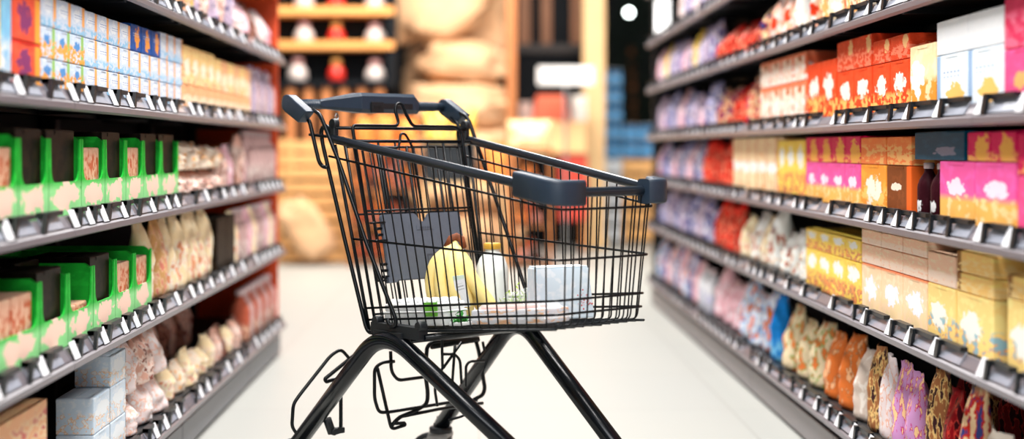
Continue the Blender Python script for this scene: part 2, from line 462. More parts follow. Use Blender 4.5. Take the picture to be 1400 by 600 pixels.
design('peachred', 'peach carton with red band', 'carton', base=(250, 214, 192), top=(236, 130, 92), tz=.86, logo=(190, 110, 70), lc=(.5, .78), lr=(.16, .1), pic=(252, 240, 230), pz=.6, stripe=(240, 120, 80), sx=.94)
design('orangered', 'orange-red carton with white mark', 'carton', base=(238, 74, 36), logo=(252, 236, 222), lc=(.5, .55), lr=(.3, .2), pic=(255, 196, 110), pz=.36, pn=.5)
design('orangecube', 'small orange-red carton with gold corner', 'carton', base=(228, 70, 36), logo=(246, 190, 130), lc=(.82, .7), lr=(.14, .26), pic=(246, 130, 100), pz=.6)
design('creamor', 'cream carton with orange picture', 'carton', base=(255, 226, 176), logo=(252, 250, 244), lc=(.3, .5), lr=(.26, .3), pic=(244, 156, 60), pz=.45, pn=.46)
design('whitebox', 'white carton with a golden picture', 'carton', base=(228, 240, 248), logo=(250, 196, 110), lc=(.6, .2), lr=(.26, .22), stripe=(150, 180, 214), sx=.03, writ=(150, 170, 200))
design('whitelid', 'plain white carton with blue underside band', 'carton', base=(246, 248, 250))
design('pinkbox', 'rose pink carton', 'carton', base=(240, 84, 140), logo=(252, 180, 110), lc=(.5, .4), lr=(.24, .16))
design('pinklid', 'crimson pink carton', 'carton', base=(226, 58, 98), pic=(240, 110, 140), pz=.7)
design('pinkheart', 'pink pouch with white oval', 'carton', base=(246, 92, 164), logo=(252, 226, 240), lc=(.5, .58), lr=(.26, .13), pic=(252, 186, 96), pic2=(255, 214, 150), pz=.42, pn=.2)
design('magenta', 'magenta carton with gold picture', 'carton', base=(226, 26, 92), logo=(248, 178, 84), lc=(.66, .42), lr=(.28, .46), pic=(250, 170, 100), pz=.3)
design('orangebox', 'orange carton', 'carton', base=(252, 134, 74), pic=(255, 190, 120), pz=.7, pn=.5)
design('orangewhite', 'orange carton with white centre', 'carton', base=(248, 158, 62), logo=(255, 240, 220), lc=(.5, .45), lr=(.3, .3), pic=(255, 200, 110), pz=.5)
design('brownorange', 'brown carton with orange edge', 'carton', base=(126, 66, 32), stripe=(246, 106, 40), sx=.92, logo=(246, 226, 206), lc=(.4, .55), lr=(.2, .08))
design('teal', 'dark teal carton with grey label', 'carton', base=(10, 72, 96), logo=(130, 130, 150), lc=(.66, .3), lr=(.22, .15))
design('yellowoval', 'yellow pouch with white oval', 'carton', base=(255, 216, 96), logo=(250, 250, 244), lc=(.5, .7), lr=(.34, .17), pic=(192, 110, 92), pic2=(246, 160, 90), pz=.42, pn=.5)
design('creamtall', 'tall cream packet with white band', 'carton', base=(250, 222, 180), logo=(255, 252, 246), lc=(.5, .45), lr=(.6, .1), pic=(236, 170, 110), pz=.9, pn=.58, stripe=(236, 190, 150), sx=.9)
design('whitepouch', 'white pouch', 'pouch', base=(246, 246, 240), pic=(250, 226, 186), pic2=(190, 120, 110), pz=.6, pn=.53)
design('peachlid', 'pale peach shoe-box carton', 'carton', base=(255, 206, 172), pic=(255, 226, 204), pz=.4, pn=.4)
design('peachprint', 'peach carton with white print and red tab', 'carton', base=(255, 220, 178), logo=(244, 244, 252), lc=(.5, .5), lr=(.32, .22), pic=(250, 220, 170), pz=.4, top=(246, 150, 104), tz=.95)
design('goldbox', 'golden carton with dark end', 'carton', base=(255, 204, 116), pic=(255, 218, 146), pz=.6, stripe=(150, 96, 40), sx=.02)
design('goldprint', 'golden yellow carton with white print', 'carton', base=(255, 220, 136), logo=(246, 246, 236), lc=(.4, .45), lr=(.28, .24), pic=(240, 150, 90), pic2=(150, 190, 200), pz=.4, pn=.54)
design('bluebag', 'white bag with blue and orange print', 'pouch', base=(222, 226, 236), pic=(90, 160, 214), pic2=(240, 130, 50), pz=.95, pn=.5)
design('deepblue', 'slim bright blue bag', 'pouch', base=(24, 116, 190), pic=(110, 180, 220), pz=.3)
design('greenbag', 'cream bag with green and orange print', 'pouch', base=(236, 216, 178), pic=(110, 170, 90), pic2=(236, 130, 70), pz=.95, pn=.53)
design('brownor', 'orange-brown bag', 'pouch', base=(226, 120, 56), pic=(110, 60, 40), pic2=(250, 190, 140), pz=.95, pn=.55)
design('beigebag', 'beige bag with dark spots', 'pouch', base=(222, 204, 190), pic=(60, 66, 60), pic2=(246, 236, 226), pz=.95, pn=.6)
design('magbag', 'lilac bag with magenta and gold print', 'pouch', base=(206, 150, 200), pic=(196, 20, 120), pic2=(250, 206, 150), pz=.98, pn=.53)
design('darkred', 'dark red bag', 'pouch', base=(140, 18, 26), pic=(220, 70, 60), pic2=(60, 12, 20), pz=.9, pn=.53)
design('whitered2', 'red bag with white top', 'pouch', base=(222, 50, 40), top=(240, 226, 210), tz=.62, pic=(250, 150, 120), pz=.5, pn=.5)
design('goldbag', 'brown and gold bag', 'pouch', base=(170, 110, 70), pic=(240, 200, 130), pic2=(70, 40, 44), pz=.95, pn=.5)
design('pinkwhite', 'pink and white packet', 'pouch', base=(240, 196, 204), pic=(228, 90, 120), pic2=(246, 236, 240), pz=.95, pn=.53)

ORD = ['first', 'second', 'third', 'fourth', 'fifth', 'sixth', 'seventh', 'eighth', 'ninth', 'tenth', 'eleventh', 'twelfth', 'thirteenth', 'fourteenth', 'fifteenth',
       'sixteenth', 'seventeenth', 'eighteenth', 'nineteenth', 'twentieth'] + ['twenty-' + w for w in ('first', 'second', 'third', 'fourth', 'fifth', 'sixth', 'seventh', 'eighth', 'ninth')] + ['thirtieth'] + ['thirty-' + w for w in ('first', 'second', 'third', 'fourth', 'fifth', 'sixth', 'seventh', 'eighth', 'ninth')] + ['fortieth'] + ['forty-' + w for w in ('first', 'second', 'third', 'fourth', 'fifth', 'sixth', 'seventh', 'eighth', 'ninth')]
PREC = []      # records: side, shelf, place, level, object, look
def zl(x): return 1851.8 / (655 - x)
def zr(x): return 2126.4 / (x - 655)
def put(side, shelf, Y, width, key, h, z=0, d=.22, dist=.016, lvl=0, seed=0, turn=0, stack=1):
    m, look, kind = D[key]
    hs_ = HL if side == 'L' else HR
    if shelf + 1 < len(hs_): h = min(h, hs_[shelf + 1] - hs_[shelf] - .055 - z)
    H = (HL if side == 'L' else HR)[shelf] + .0225 + z
    X = (XL - dist) if side == 'L' else (XR + dist)
    rz = (R(90) if side == 'L' else R(-90)) + turn
    cap = None
    if kind == 'carton': me = carton_mesh(width, h, d, m, key)
    elif kind == 'pouch': me = pouch_mesh(round(width * .84 - .002, 2), h, min(d, width * .62), m, key, seed % 4); turn *= .5
    elif kind == 'snack_pack': me = carton_mesh(width, h, d, m, key)
    elif kind == 'display_tray': me = tray_mesh(width, h, d, m, .42)
    elif kind == 'bottle':
        w = min(width, h * .42); me = bottle_mesh(w, h, m, key); cap = MESH[('b', round(w, 3), round(h, 3), key, 'cap')]
    o = bpy.data.objects.new(kind, me); COL.objects.link(o)
    o.location = (X, Y, H); o.rotation_euler = (0, 0, rz)
    if cap:
        c = bpy.data.objects.new('cap', cap); COL.objects.link(c); c.parent = o
    PREC.append([side, shelf, Y, lvl, o, look, kind, key, stack])
    return o
def row(side, shelf, xa, xb, n, key, hs, d=.22, dist=.016, jit=.0, keys=None, gap=.004, tilt=0):
    """n columns of products between two places along the aisle; hs: heights of the stacked layers"""
    f = zl if side == 'L' else zr
    ya, yb = sorted((f(xa), f(xb)))
    w = (yb - ya) / n
    for i in range(n):
        Y = ya + (i + .5) * w
        z = 0
        for l, h in enumerate(hs):
            if callable(h): h = h(i)
            if not h: continue
            k = (keys[l] if keys else key)
            if isinstance(k, (list, tuple)): k = k[i % len(k)]
            jj = random.uniform(-jit, jit)
            hh = h * (1 + random.uniform(-jit, jit) * 2) if D[k][2] == 'pouch' else h
            put(side, shelf, Y + jj * .03, w - gap, k, round(hh, 2) if D[k][2] == 'pouch' else h, z, d, dist + abs(jj) * .2, l, i, turn=random.uniform(-1, 1) * (tilt + jit * .6), stack=len(hs))
            z += h + .0022

# ---- left rack
# shelf index 4 (top row in view)
row('L', 4, 120, 165, 3, 'bluebar', [.12, .12], keys=['cream', 'bluebar'])
row('L', 4, 165, 272, 7, 'bluebar', [.11, .10], keys=[['bluegreen', 'bluebar', 'peachbox'], 'bluebar'])
row('L', 4, 272, 330, 5, 'rosebag', [.2], jit=.08, d=.12, keys=[['mauve', 'rosebag']])
row('L', 4, 330, 383, 5, 'whitetall', [.17], jit=.1, d=.12, keys=[['whitetall', 'pinkwhite', 'brownbag']])
# shelf 3
row('L', 3, -60, 12, 1, 'yellow', [.21], d=.2)
row('L', 3, 13, 27, 1, 'skyc', [.20], d=.2)
row('L', 3, 28, 66, 1, 'redcart', [.085, .095], d=.2)
row('L', 3, 67, 126, 3, 'bluegreen', [.06, .065, .065], keys=['bluegreen', 'bluegreen', 'bluebar'])
row('L', 3, 126, 187, 4, 'bluebar', [.06, .065, .062], keys=['bluebar', 'bluebar', 'bluebar'])
row('L', 3, 187, 227, 3, 'bluebar', [.06, .065, .07], keys=['bluebar', 'bluebar', 'navy'])
row('L', 3, 227, 257, 3, 'bluebar', [.06, .065, .075], keys=['bluebar', 'bluebar', 'bluebar'])
row('L', 3, 257, 300, 4, 'cream', [.07, .12], keys=['creamp', 'cream'])
row('L', 3, 300, 348, 6, 'creamp', [.07, .11], keys=['creamp', ['cream', 'creamp']])
row('L', 3, 348, 384, 7, 'mauve', [.2], d=.1, jit=.05, keys=[['pinkbottle', 'mauve']])
# shelf 2: green trays with packs
def trays(shelf, xs, filled, h, low=.42):
    for i, (a, b) in enumerate(zip(xs, xs[1:])):
        y0, y1 = zl(a), zl(b); w = y1 - y0 - .006
        put('L', shelf, (y0 + y1) / 2, w, 'tray', h, 0, .3, .012, 0, i)
        f = filled[i % len(filled)]
        if f:
            for k in range(2):
                put('L', shelf, y0 + .003 + w * (.27 + .46 * k), w * .42, 'pot', h * (.45 if f == 1 else .82), .0045, .1, .0225, 1, k)
        if f != 2:
            put('L', shelf, y0 + .006 + w * .5, w * .88, 'brownpack', h * 1.04, .0045, .15, .024 if not f else .135, 1, 0)
trays(2, [-52, -8, 33, 74, 118, 150, 178, 202, 226, 249], [2, 2, 0, 0, 2, 0, 2, 0, 0], .175)
row('L', 2, 250, 316, 4, 'creamflow', [.075, .085], d=.2, keys=['rosebag', 'creamflow'], jit=.02)
row('L', 2, 316, 350, 5, 'brownbag', [.17], d=.12, jit=.12, keys=[['rosebag', 'pinkwhite', 'brownbag']])
row('L', 2, 350, 384, 7, 'pinkbottle', [.22], d=.12)
# shelf 1
trays(1, [-50, -4, 62, 100, 134, 164, 190, 213], [2, 2, 0, 1, 0, 2, 2], .165)
row('L', 1, 214, 256, 3, 'tan', [.24], d=.14, jit=.06, keys=[['creambag', 'tan', 'creambag']])
row('L', 1, 256, 303, 4, 'creambag', [.235], d=.14, jit=.05, keys=[['creambag', 'creambag']])
row('L', 1, 303, 327, 2, 'brownpack', [.19], d=.2)
row('L', 1, 327, 384, 10, 'pinkbottle', [.2], d=.12, keys=[['creambag', 'pinkbottle', 'pinkbottle', 'pinkwhite']])
# shelf 0
row('L', 0, -80, 75, 2, 'peachbox', [.118, .118], d=.3)
row('L', 0, 137, 181, 2, 'whiteblue', [.085, .085, lambda i: .075 if i else 0], d=.09, keys=['whiteblue'] * 3)
row('L', 0, 186, 243, 3, 'whitetall', [.11, .15], d=.18, keys=['whitetall', ['whitetall', 'rosebag', 'whitetall']], jit=.04)
row('L', 0, 246, 300, 5, 'creambag', [.10], d=.16, jit=.1, keys=[['creambag', 'creamflow']])
row('L', 0, 300, 345, 6, 'rosebag', [.13], d=.16, jit=.12, keys=[['creambag', 'rosebag', 'brownbag']])
row('L', 0, 345, 384, 8, 'rustbottle', [.2], d=.12, keys=[['rustbottle', 'pinkbottle']])
row('L', 0, 250, 345, 8, 'brownbag', [.2], d=.14, dist=.2, jit=.12, keys=[['brownbag', 'rosebag']])

# ---- right rack
PB = 'pouch'
row('R', 5, 920, 995, 9, 'mauve', [.2], d=.14, keys=[['mauve', 'plum', 'whitetall']], jit=.06)
# shelf 4
row('R', 4, 892, 968, 12, 'mauveb', [.2], d=.14, keys=[['plum', 'mauve', 'mauveb', 'yellow2', 'mauve', 'pinkwhite']], jit=.05)
row('R', 4, 968, 990, 2, 'redbag', [.13], d=.14, jit=.1)
row('R', 4, 991, 1040, 3, 'redcream', [.17], d=.16, keys=[['redcream', 'redbag', 'redbag']], jit=.12)
row('R', 4, 1041, 1104, 4, 'whitered', [.2], d=.16, jit=.08, keys=[['whitered', 'whitepouch', 'whitered']])
row('R', 4, 1104, 1210, 6, 'amberbag', [.22], d=.16, jit=.06, keys=[['amberbag', 'creambag', 'amberbag']])
# shelf 3
row('R', 3, 892, 968, 12, 'plum', [.19], d=.14, keys=[['mauveb', 'plum', 'pinkwhite', 'mauve']], jit=.08)
row('R', 3, 968, 1034, 6, 'redbag', [.16], d=.16, keys=[['redcream', 'redcream', 'redbag', 'redbag']], jit=.1)
row('R', 3, 1034, 1096, 4, 'peachred', [.125, .09], d=.2, keys=['peachred', 'peachred'])
row('R', 3, 1097, 1136, 2, 'orangered', [.17], d=.2)
row('R', 3, 1137, 1184, 2, 'orangered', [.125, .085], d=.2, keys=['orangered', 'orangecube'])
row('R', 3, 1185, 1234, 2, 'orangered', [.125, .06], d=.2, keys=['orangered', 'orangecube'])
row('R', 3, 1235, 1270, 1, 'creamor', [.15], d=.2)
row('R', 3, 1271, 1361, 2, 'whitebox', [.115, .075], d=.2, keys=['whitebox', 'whitelid'])
row('R', 3, 1362, 1700, 5, 'pinkbox', [.1, .1], d=.2, keys=['pinkbox', 'pinklid'])
# shelf 2
row('R', 2, 892, 952, 9, 'mauve', [.19], d=.14, keys=[['mauveb', 'plum', 'pinkwhite']], jit=.08)
row('R', 2, 952, 996, 6, 'redbag', [.2], d=.14, jit=.08)
row('R', 2, 997, 1056, 5, 'creamtall', [.215], d=.16)
row('R', 2, 1057, 1094, 3, 'yellowoval', [.19], d=.18)
row('R', 2, 1095, 1168, 4, 'pinkheart', [.12, .075], d=.2, keys=['pinkheart', 'magenta'])
row('R', 2, 1169, 1203, 1, 'orangewhite', [.12, .07], d=.2, keys=['orangewhite', 'orangebox'])
row('R', 2, 1204, 1237, 1, 'brownorange', [.12, .07], d=.2, keys=['brownorange', 'orangebox'])
row('R', 2, 1238, 1274, 2, 'darkbottle', [.13], d=.1, dist=.014)
row('R', 2, 1275, 1378, 2, 'pinkheart', [.135], d=.2)
put('R', 2, 3.162, .142, 'magenta', .060, .1375, .2, .016, 1)
put('R', 2, 3.014, .142, 'magenta', .060, .1375, .2, .016, 1)
row('R', 2, 1380, 1700, 5, 'magenta', [.11, .08], d=.2, keys=['pinkbox', 'magenta'])
# shelf 1
row('R', 1, 892, 965, 11, 'plum', [.19], d=.14, keys=[['mauveb', 'plum', 'mauve']], jit=.08)
row('R', 1, 965, 1000, 5, 'redbag', [.2], d=.14, jit=.08)
row('R', 1, 1001, 1050, 4, 'whitepouch', [.19], d=.16, jit=.08, keys=[['whitepouch', 'creambag']])
row('R', 1, 1051, 1094, 3, 'whitepouch', [.15], d=.16, jit=.08)
row('R', 1, 1095, 1169, 4, 'yellowoval', [.12, .06], d=.2, keys=['yellowoval', 'yellowoval'])
row('R', 1, 1170, 1258, 3, 'peachprint', [.125, .05, .048], d=.22, keys=['peachprint', 'peachlid', 'peachlid'])
row('R', 1, 1259, 1297, 1, 'peachprint', [.125, .07], d=.22, keys=['goldprint', 'peachlid'])
row('R', 1, 1298, 1348, 1, 'goldprint', [.125, .04, .045], d=.22, keys=['goldprint', 'goldbox', 'goldbox'])
row('R', 1, 1366, 1700, 4, 'goldprint', [.14, .045], d=.22, keys=['goldprint', 'goldbox'])
# shelf 0
row('R', 0, 892, 945, 9, 'plum', [.22], d=.16, keys=[['pinkwhite', 'plum', 'bluebag']], jit=.1)
row('R', 0, 946, 964, 2, 'white_bottle', [.2], d=.1)
row('R', 0, 965, 998, 3, 'pinkwhite', [.22], d=.16, jit=.1)
row('R', 0, 999, 1042, 3, 'bluebag', [.23], d=.18, jit=.08)
row('R', 0, 1043, 1054, 1, 'deepblue', [.24], d=.12)
row('R', 0, 1055, 1106, 3, 'greenbag', [.22], d=.18, jit=.1)
row('R', 0, 1107, 1146, 2, 'brownor', [.24], d=.18, jit=.08)
row('R', 0, 1147, 1168, 1, 'beigebag', [.24], d=.18, jit=.08)
row('R', 0, 1169, 1258, 5, 'magbag', [.23], d=.18, jit=.12, keys=[['goldbag', 'magbag', 'magbag', 'whitetall']])
row('R', 0, 1259, 1310, 2, 'darkred', [.21], d=.18, jit=.12, keys=[['redcream', 'darkred']])
row('R', 0, 1311, 1345, 1, 'whitered2', [.17], d=.18)
row('R', 0, 1346, 1700, 6, 'goldbag', [.15], d=.18, jit=.1)
row('R', 0, 1180, 1400, 7, 'darkred', [.23], d=.14, dist=.21, jit=.1, keys=[['darkred', 'goldbag']])
put('R', 2, 3.44, .37, 'teal', .064, .1375, .2, .016, 1)

def label_products():
    SH = ['bottom', 'second', 'third', 'fourth', 'fifth', 'sixth']
    rows = {}
    for r in PREC: rows.setdefault((r[0], r[1], r[5]), []).append(r)
    for (side, sh, look), rs in rows.items():
        cols = sorted(set(round(r[2], 2) for r in rs))
        for r in rs:
            i = cols.index(round(r[2], 2))
            mult = len(set(q[3] for q in rs if round(q[2], 2) == round(r[2], 2))) > 1
            where = '%s shelf of %s rack' % (SH[sh] if sh else 'bottom', 'left' if side == 'L' else 'right')
            lv = sorted(set(q[3] for q in rs if round(q[2], 2) == round(r[2], 2)))
            up = ''
            if mult: up = ', ' + ({2: ['lower', 'upper'], 3: ['lowest', 'middle', 'topmost']}[len(lv)][lv.index(r[3])])
            if len(cols) == 1: lab = '%s %s%s' % (look, where, up)
            else: lab = '%s, %s, %s from camera%s' % (look, where, ORD[i], up)
            tag(r[4], lab, {'carton': 'carton', 'pouch': 'bag', 'bottle': 'bottle', 'display_tray': 'tray', 'snack_pack': 'packet'}[r[6]],
                '%ss on the %s shelf of the %s rack' % (look, SH[sh], 'left' if side == 'L' else 'right'))
label_products()

# ================================================================ THE SHOPPING TROLLEY
YAW = .7218; CX, CY = -.200, 4.012
FW = Vector((math.sin(YAW), -math.cos(YAW), 0)); LT = Vector((math.cos(YAW), math.sin(YAW), 0)); CC = Vector((CX, CY, 0))
def cl(px, py, x=None, s=None, z=None):          # point of the trolley seen at px,py on one of its own planes, in trolley coordinates
    Dv = Vector(((px - XH) / FPX, 1, -(py - YH) / FPX))
    if x is not None: t = (x + CC.dot(FW)) / Dv.dot(FW)
    elif s is not None: t = (s + CC.dot(LT)) / Dv.dot(LT)
    else: t = (z - CH) / Dv.z
    P_ = Dv * t
    return Vector(((P_ - CC).dot(FW), (P_ - CC).dot(LT), CH + P_.z))
CROT = YAW - math.pi / 2
cart = thing('shopping_trolley', 'black wire shopping trolley standing alone in the middle of the aisle', 'shopping cart', (CX, CY, 0), CROT)
def lerp(a, b, t): return a + (b - a) * t
CR, CF, CB, CG = (0, .228, .957), (.752, .165, .835), (.113, .200, .476), (.7275, .144, .533)
def side(u, v, sg):
    a = Vector(CR).lerp(Vector(CF), u); b = Vector(CB).lerp(Vector(CG), u); p = a.lerp(b, v)
    return Vector((p.x, p.y * sg, p.z))
def corner_path(v0, v1, vf=None, off=0, rr=.028, start=0.0):       # U shaped ring: near rear -> near front -> far front -> far rear
    pts = [side(start, v0, -1), side(1, v1, -1), side(1, v1, 1), side(start, v0, 1)]
    return fillet(pts, rr, 6)
# --- wire basket: walls and floor
bm = NB(); TH, RG = .0020, .0031
for v0, v1 in ((.10, .125), (.525, .50), (.885, .80), (.945, .905)):
    tube(bm, corner_path(v0, v1, start=-.045 if v0 < .2 else 0), RG, 6)
tube(bm, [side(0, .03, -1), side(0, 1, -1)], .0045, 8); tube(bm, [side(0, .03, 1), side(0, 1, 1)], .0045, 8)
NS = 21
for sg in (-1, 1):
    for i in range(1, NS):
        u = i / NS
        # side wire, folding under to become half a floor wire
        p1 = side(u, 1, sg)
        tube(bm, [side(u, .01, sg), side(u, .93, sg), p1, Vector((p1.x, 0, p1.z - .002))], TH, 5, f=.02, caps=False)
NF = 12
for i in range(1, NF):
    t = i / NF
    a, b = side(1, .02, -1).lerp(side(1, .02, 1), t), side(1, 1, -1).lerp(side(1, 1, 1), t)
    tube(bm, [a, b, Vector((b.x - .05, b.y, b.z - .005))], TH, 5, f=.018, caps=False)
for t in [k / 10 for k in range(0, 11)]:
    a = side(0, 1, -1).lerp(side(0, 1, 1), t); b = side(1, 1, -1).lerp(side(1, 1, 1), t); dz = Vector((0, 0, -.004))
    tube(bm, [a + dz, b + dz], TH * (1.6 if t in (0, 1, .5) else 1), 5)
a, b = side(0, 1, -1), side(0, 1, 1); tube(bm, [a, b], RG, 6)
obj('wire_basket', bm, M_black, cart)
bm = NB(); tube(bm, corner_path(0, 0, rr=.05, start=-.005), .0112, 12, f=0)
obj('basket_rim', bm, mat('rim_coating', (16, 26, 36), .3, spec=.5), cart)
# --- corner bumpers: rounded plastic elbows round the two front corners
def bumper(sg):
    bm = NB()
    a = side(.845 if sg < 0 else .965, 0, sg); c = side(1.0, 0, sg); b = side(1, 0, sg).lerp(side(1, 0, -sg), .20 if sg < 0 else .17)
    out = Vector((.006, .006 * sg, 0))
    path = fillet([a, c + out, b + Vector((.006, 0, 0))], .045, 7)
    rings = []
    W_, H_ = .019, .029; rb = .008
    sec = []
    for (qx, qz) in ((1, 1), (1, -1), (-1, -1), (-1, 1)):
        for k in range(4):
            an = {(1, 1): 90, (1, -1): 0, (-1, -1): -90, (-1, 1): 180}[(qx, qz)] - k * 30
            sec.append((qx * (W_ - rb) + rb * math.cos(R(an)), qz * (H_ - rb) + rb * math.sin(R(an))))
    for i, p in enumerate(path):
        t = (path[min(i + 1, len(path) - 1)] - path[max(i - 1, 0)]); t.z = 0; t.normalize(); n = Vector((t.y, -t.x, 0))
        rings.append([bm.verts.new(p + n * q[0] + Vector((0, 0, q[1] - .001))) for q in sec])
    for r0, r1 in zip(rings, rings[1:]):
        for k in range(len(sec)):
            f = bm.faces.new((r0[k], r0[(k + 1) % len(sec)], r1[(k + 1) % len(sec)], r1[k])); f.smooth = True
    bm.faces.new(rings[0]); bm.faces.new(rings[-1])
    return bm
for sg in (-1, 1): obj('corner_bumper', bumper(sg), M_plastic, cart)
# --- handle
HX, HZ, HW = -.141, 1.0503, .2654
hd = None
bm = NB(); tube(bm, [(HX, -HW + .01, HZ), (HX, HW - .01, HZ)], .0125, 14)
for k in range(9):
    for a0 in (-.215, .165): lathe(bm, [(.0128, -.001), (.0136, 0), (.0128, .001)], 14, (HX, a0 + k * .007, HZ), axis='y')
handle = obj('handle', bm, mat('handle_grip', (40, 54, 68), .3, spec=.6), cart)
for sg in (-1, 1):
    bm = NB()
    # end cap: rounded block bending forward and down to take the two uprights
    prof = []
    for k in range(9):
        an = R(70 + k * 23); prof.append((HX + .0225 * math.cos(an), HZ + .001 + .0225 * math.sin(an)))
    prof += [(-.088, 1.000), (-.050, 1.028)]
    w0, w1 = sg * (HW - .014), sg * (HW + .014)
    prism(bm, prof, 'y', min(w0, w1), max(w0, w1))
    es = [e for e in bm.edges]
    bmesh.ops.bevel(bm, geom=es, offset=.0035, segments=2, profile=.7, affect='EDGES')
    for f in bm.faces: f.smooth = True
    ec = obj('handle_cap', bm, M_plastic, cart)
    bm = NB(); lathe(bm, [(.009, 0), (.0092, .0015), (.007, .002)], 16, (HX + .004, sg * (HW + .013), HZ), axis='y'); obj('screw_cover', bm, M_plasticD, ec)
# coin lock housing, tapering to the grip on its near side
bm = NB()
secs = [(-.178, .013, .012, .0), (-.165, .015, .016, 0), (-.095, .024, .027, .002), (-.058, .030, .033, .003), (-.055, .031, .034, .003), (.128, .031, .034, .003), (.146, .026, .024, -.004)]
rings = []
for s_, hx_, hz_, dz in secs:
    pts = [(-1, .25), (-.55, 1), (.75, 1), (1, .7), (1, -.45), (.7, -.8), (-.6, -.8), (-1, -.45)]
    rings.append([bm.verts.new((HX + a * hx_, s_, HZ + dz + b * hz_ * .88)) for a, b in pts])
for r0, r1 in zip(rings, rings[1:]):
    for k in range(8): bm.faces.new((r0[k], r0[(k + 1) % 8], r1[(k + 1) % 8], r1[k]))
bm.faces.new(rings[0]); bm.faces.new(rings[-1])
lock = obj('coin_lock', bm, M_plastic, cart)
bm = NB(); box(bm, (HX + .0285, .045, HZ - .002), (.006, .15, .016), .002); box(bm, (HX + .0315, -.005, HZ - .006), (.006, .042, .030), .002)
obj('slot_panel', bm, M_plasticD, lock)
bm = NB(); box(bm, (HX + .0345, -.012, HZ - .004), (.003, .008, .008), .001); box(bm, (HX + .0345, .002, HZ - .004), (.003, .008, .008), .001); box(bm, (HX + .0345, -.005, HZ - .004), (.003, .014, .003))
obj('coin_slot', bm, mat('slot_black', (6, 9, 12), .6), lock)
# chain under the housing
bm = NB(); cp = cl(453.5, 150, s=-.165)
for k in range(3):
    c0 = Vector((HX + .012 + k * .006, -.125 - k * .004, HZ - .033 - k * .014)); pts = []
    for j in range(12):
        a = j / 12 * 2 * math.pi; u_, w_ = .0052 * math.cos(a), .0095 * math.sin(a)
        pts.append(c0 + (Vector((u_, 0, w_)) if k % 2 else Vector((0, u_, w_))))
    tube(bm, pts, .0020, 6, closed=True)
obj('lock_chain', bm, M_steel, cart)
# --- rods from the handle down to the basket
for sg in (-1, 1):
    m_ = lambda p: Vector((p.x, p.y * -sg, p.z))           # measured on the near side, mirrored for the far one
    bm = NB()
    A = [m_(cl(414, 158, s=-.252)), m_(cl(423, 165, s=-.252)), m_(cl(436, 221, s=-.248)), m_(cl(441, 228, s=-.240)), m_(cl(449, 229, s=-.232))]
    tube(bm, A, .0052, 8, f=.012)
    C_ = [m_(cl(428, 150, s=-.25)), m_(cl(438, 157, s=-.25)), m_(cl(463, 220, s=-.243)), m_(cl(500, 330, s=-.238)), m_(cl(541, 436, s=-.226)), m_(cl(541, 446, s=-.222)), m_(cl(533, 447, s=-.22)), m_(cl(529, 436, s=-.22))]
    tube(bm, C_, .0052, 8, f=.014)
    obj('handle_strut', bm, M_black, cart)
    bm = NB()
    B_ = [m_(cl(457, 196, s=-.222)), m_(cl(452, 176, s=-.226)), m_(cl(444, 171, s=-.23)), m_(cl(439, 178, s=-.232)), m_(cl(441, 196, s=-.232)), m_(cl(472, 330, s=-.219)), m_(cl(500, 446, s=-.207)), m_(cl(504, 454, s=-.203)), m_(cl(512, 455, s=-.2))]
    tube(bm, B_, .0055, 8, f=.012)
    obj('rear_post', bm, M_black, cart)
    bm = NB()
    c0 = cl(457, 178, s=-.222); c0 = m_(c0)
    box(bm, c0 + Vector((0, 0, .0)), (.020, .016, .042), .006, 3); lathe(bm, [(.013, -.008), (.014, -.006), (.014, .006), (.013, .008)], 16, c0 + Vector((0, 0, .016)), axis='y')
    obj('gate_hinge', bm, M_plasticD, cart)
bm = NB()
tube(bm, [cl(423, 184, s=-.25), cl(470, 189, s=-.22)], .004, 8)
obj('lock_tab', bm, M_black, cart)
# --- rear gate and folded child seat
xg = lambda z: (.986 - z) * .235
def gp(s, z, off=0): return Vector((xg(z) + off, s, z))
bm = NB()
tube(bm, [gp(-.226, .986), gp(.226, .986)], .0045, 8)
tube(bm, [gp(-.205, .952, .022), gp(.205, .952, .022)], .0045, 8)
tube(bm, [gp(-.2, .937), gp(.2, .937)], .0032, 8)
for i in range(17):
    s0 = -.2 + .4 * i / 16
    tube(bm, [gp(s0, .94), gp(s0 * .92, .49)], .0021 if i % 4 else .0042, 6)
for z, ww in ((.765, .19), (.515, .18)): tube(bm, [gp(-ww, z), gp(ww, z)], .003, 6)
obj('rear_gate', bm, M_black, cart)
bm = NB(); o_ = .032
top = [(-.185, .60), (-.193, .992), (-.050, .992), (-.040, 1.0), (-.046, 1.034), (-.038, 1.051), (-.020, 1.051), (-.010, 1.02), (.006, .992), (.155, .992), (.172, .98), (.165, .60)]
tube(bm, fillet([gp(s_, z_, o_) for s_, z_ in top], .012, 5), .0045, 8)
t2 = [(-.18, .935), (-.06, .935), (-.052, .95), (-.045, .972), (-.03, .972), (-.018, .95), (-.012, .935), (-.01, .80)]
tube(bm, fillet([gp(s_, z_, o_ + .008) for s_, z_ in t2], .01, 5), .0035, 8)
for k in range(7):
    s0 = -.165 + k * .055
    tube(bm, [gp(s0, .952, .022), gp(s0 * .95, .60, .03)], .0034 if k in (1, 2, 5) else .0022, 6)
tube(bm, [gp(-.185, .775, o_), gp(.168, .775, o_)], .003, 6); tube(bm, [gp(-.187, .745, o_ + .01), gp(-.14, .745, o_ + .01)], .003, 6); tube(bm, [gp(-.187, .70, o_ + .01), gp(-.14, .70, o_ + .01)], .003, 6)
tube(bm, [gp(-.185, .60, o_), gp(.165, .60, o_)], .003, 6)
seat = obj('child_seat', bm, M_black, cart)
bm = NB()
ang = math.atan(.235)
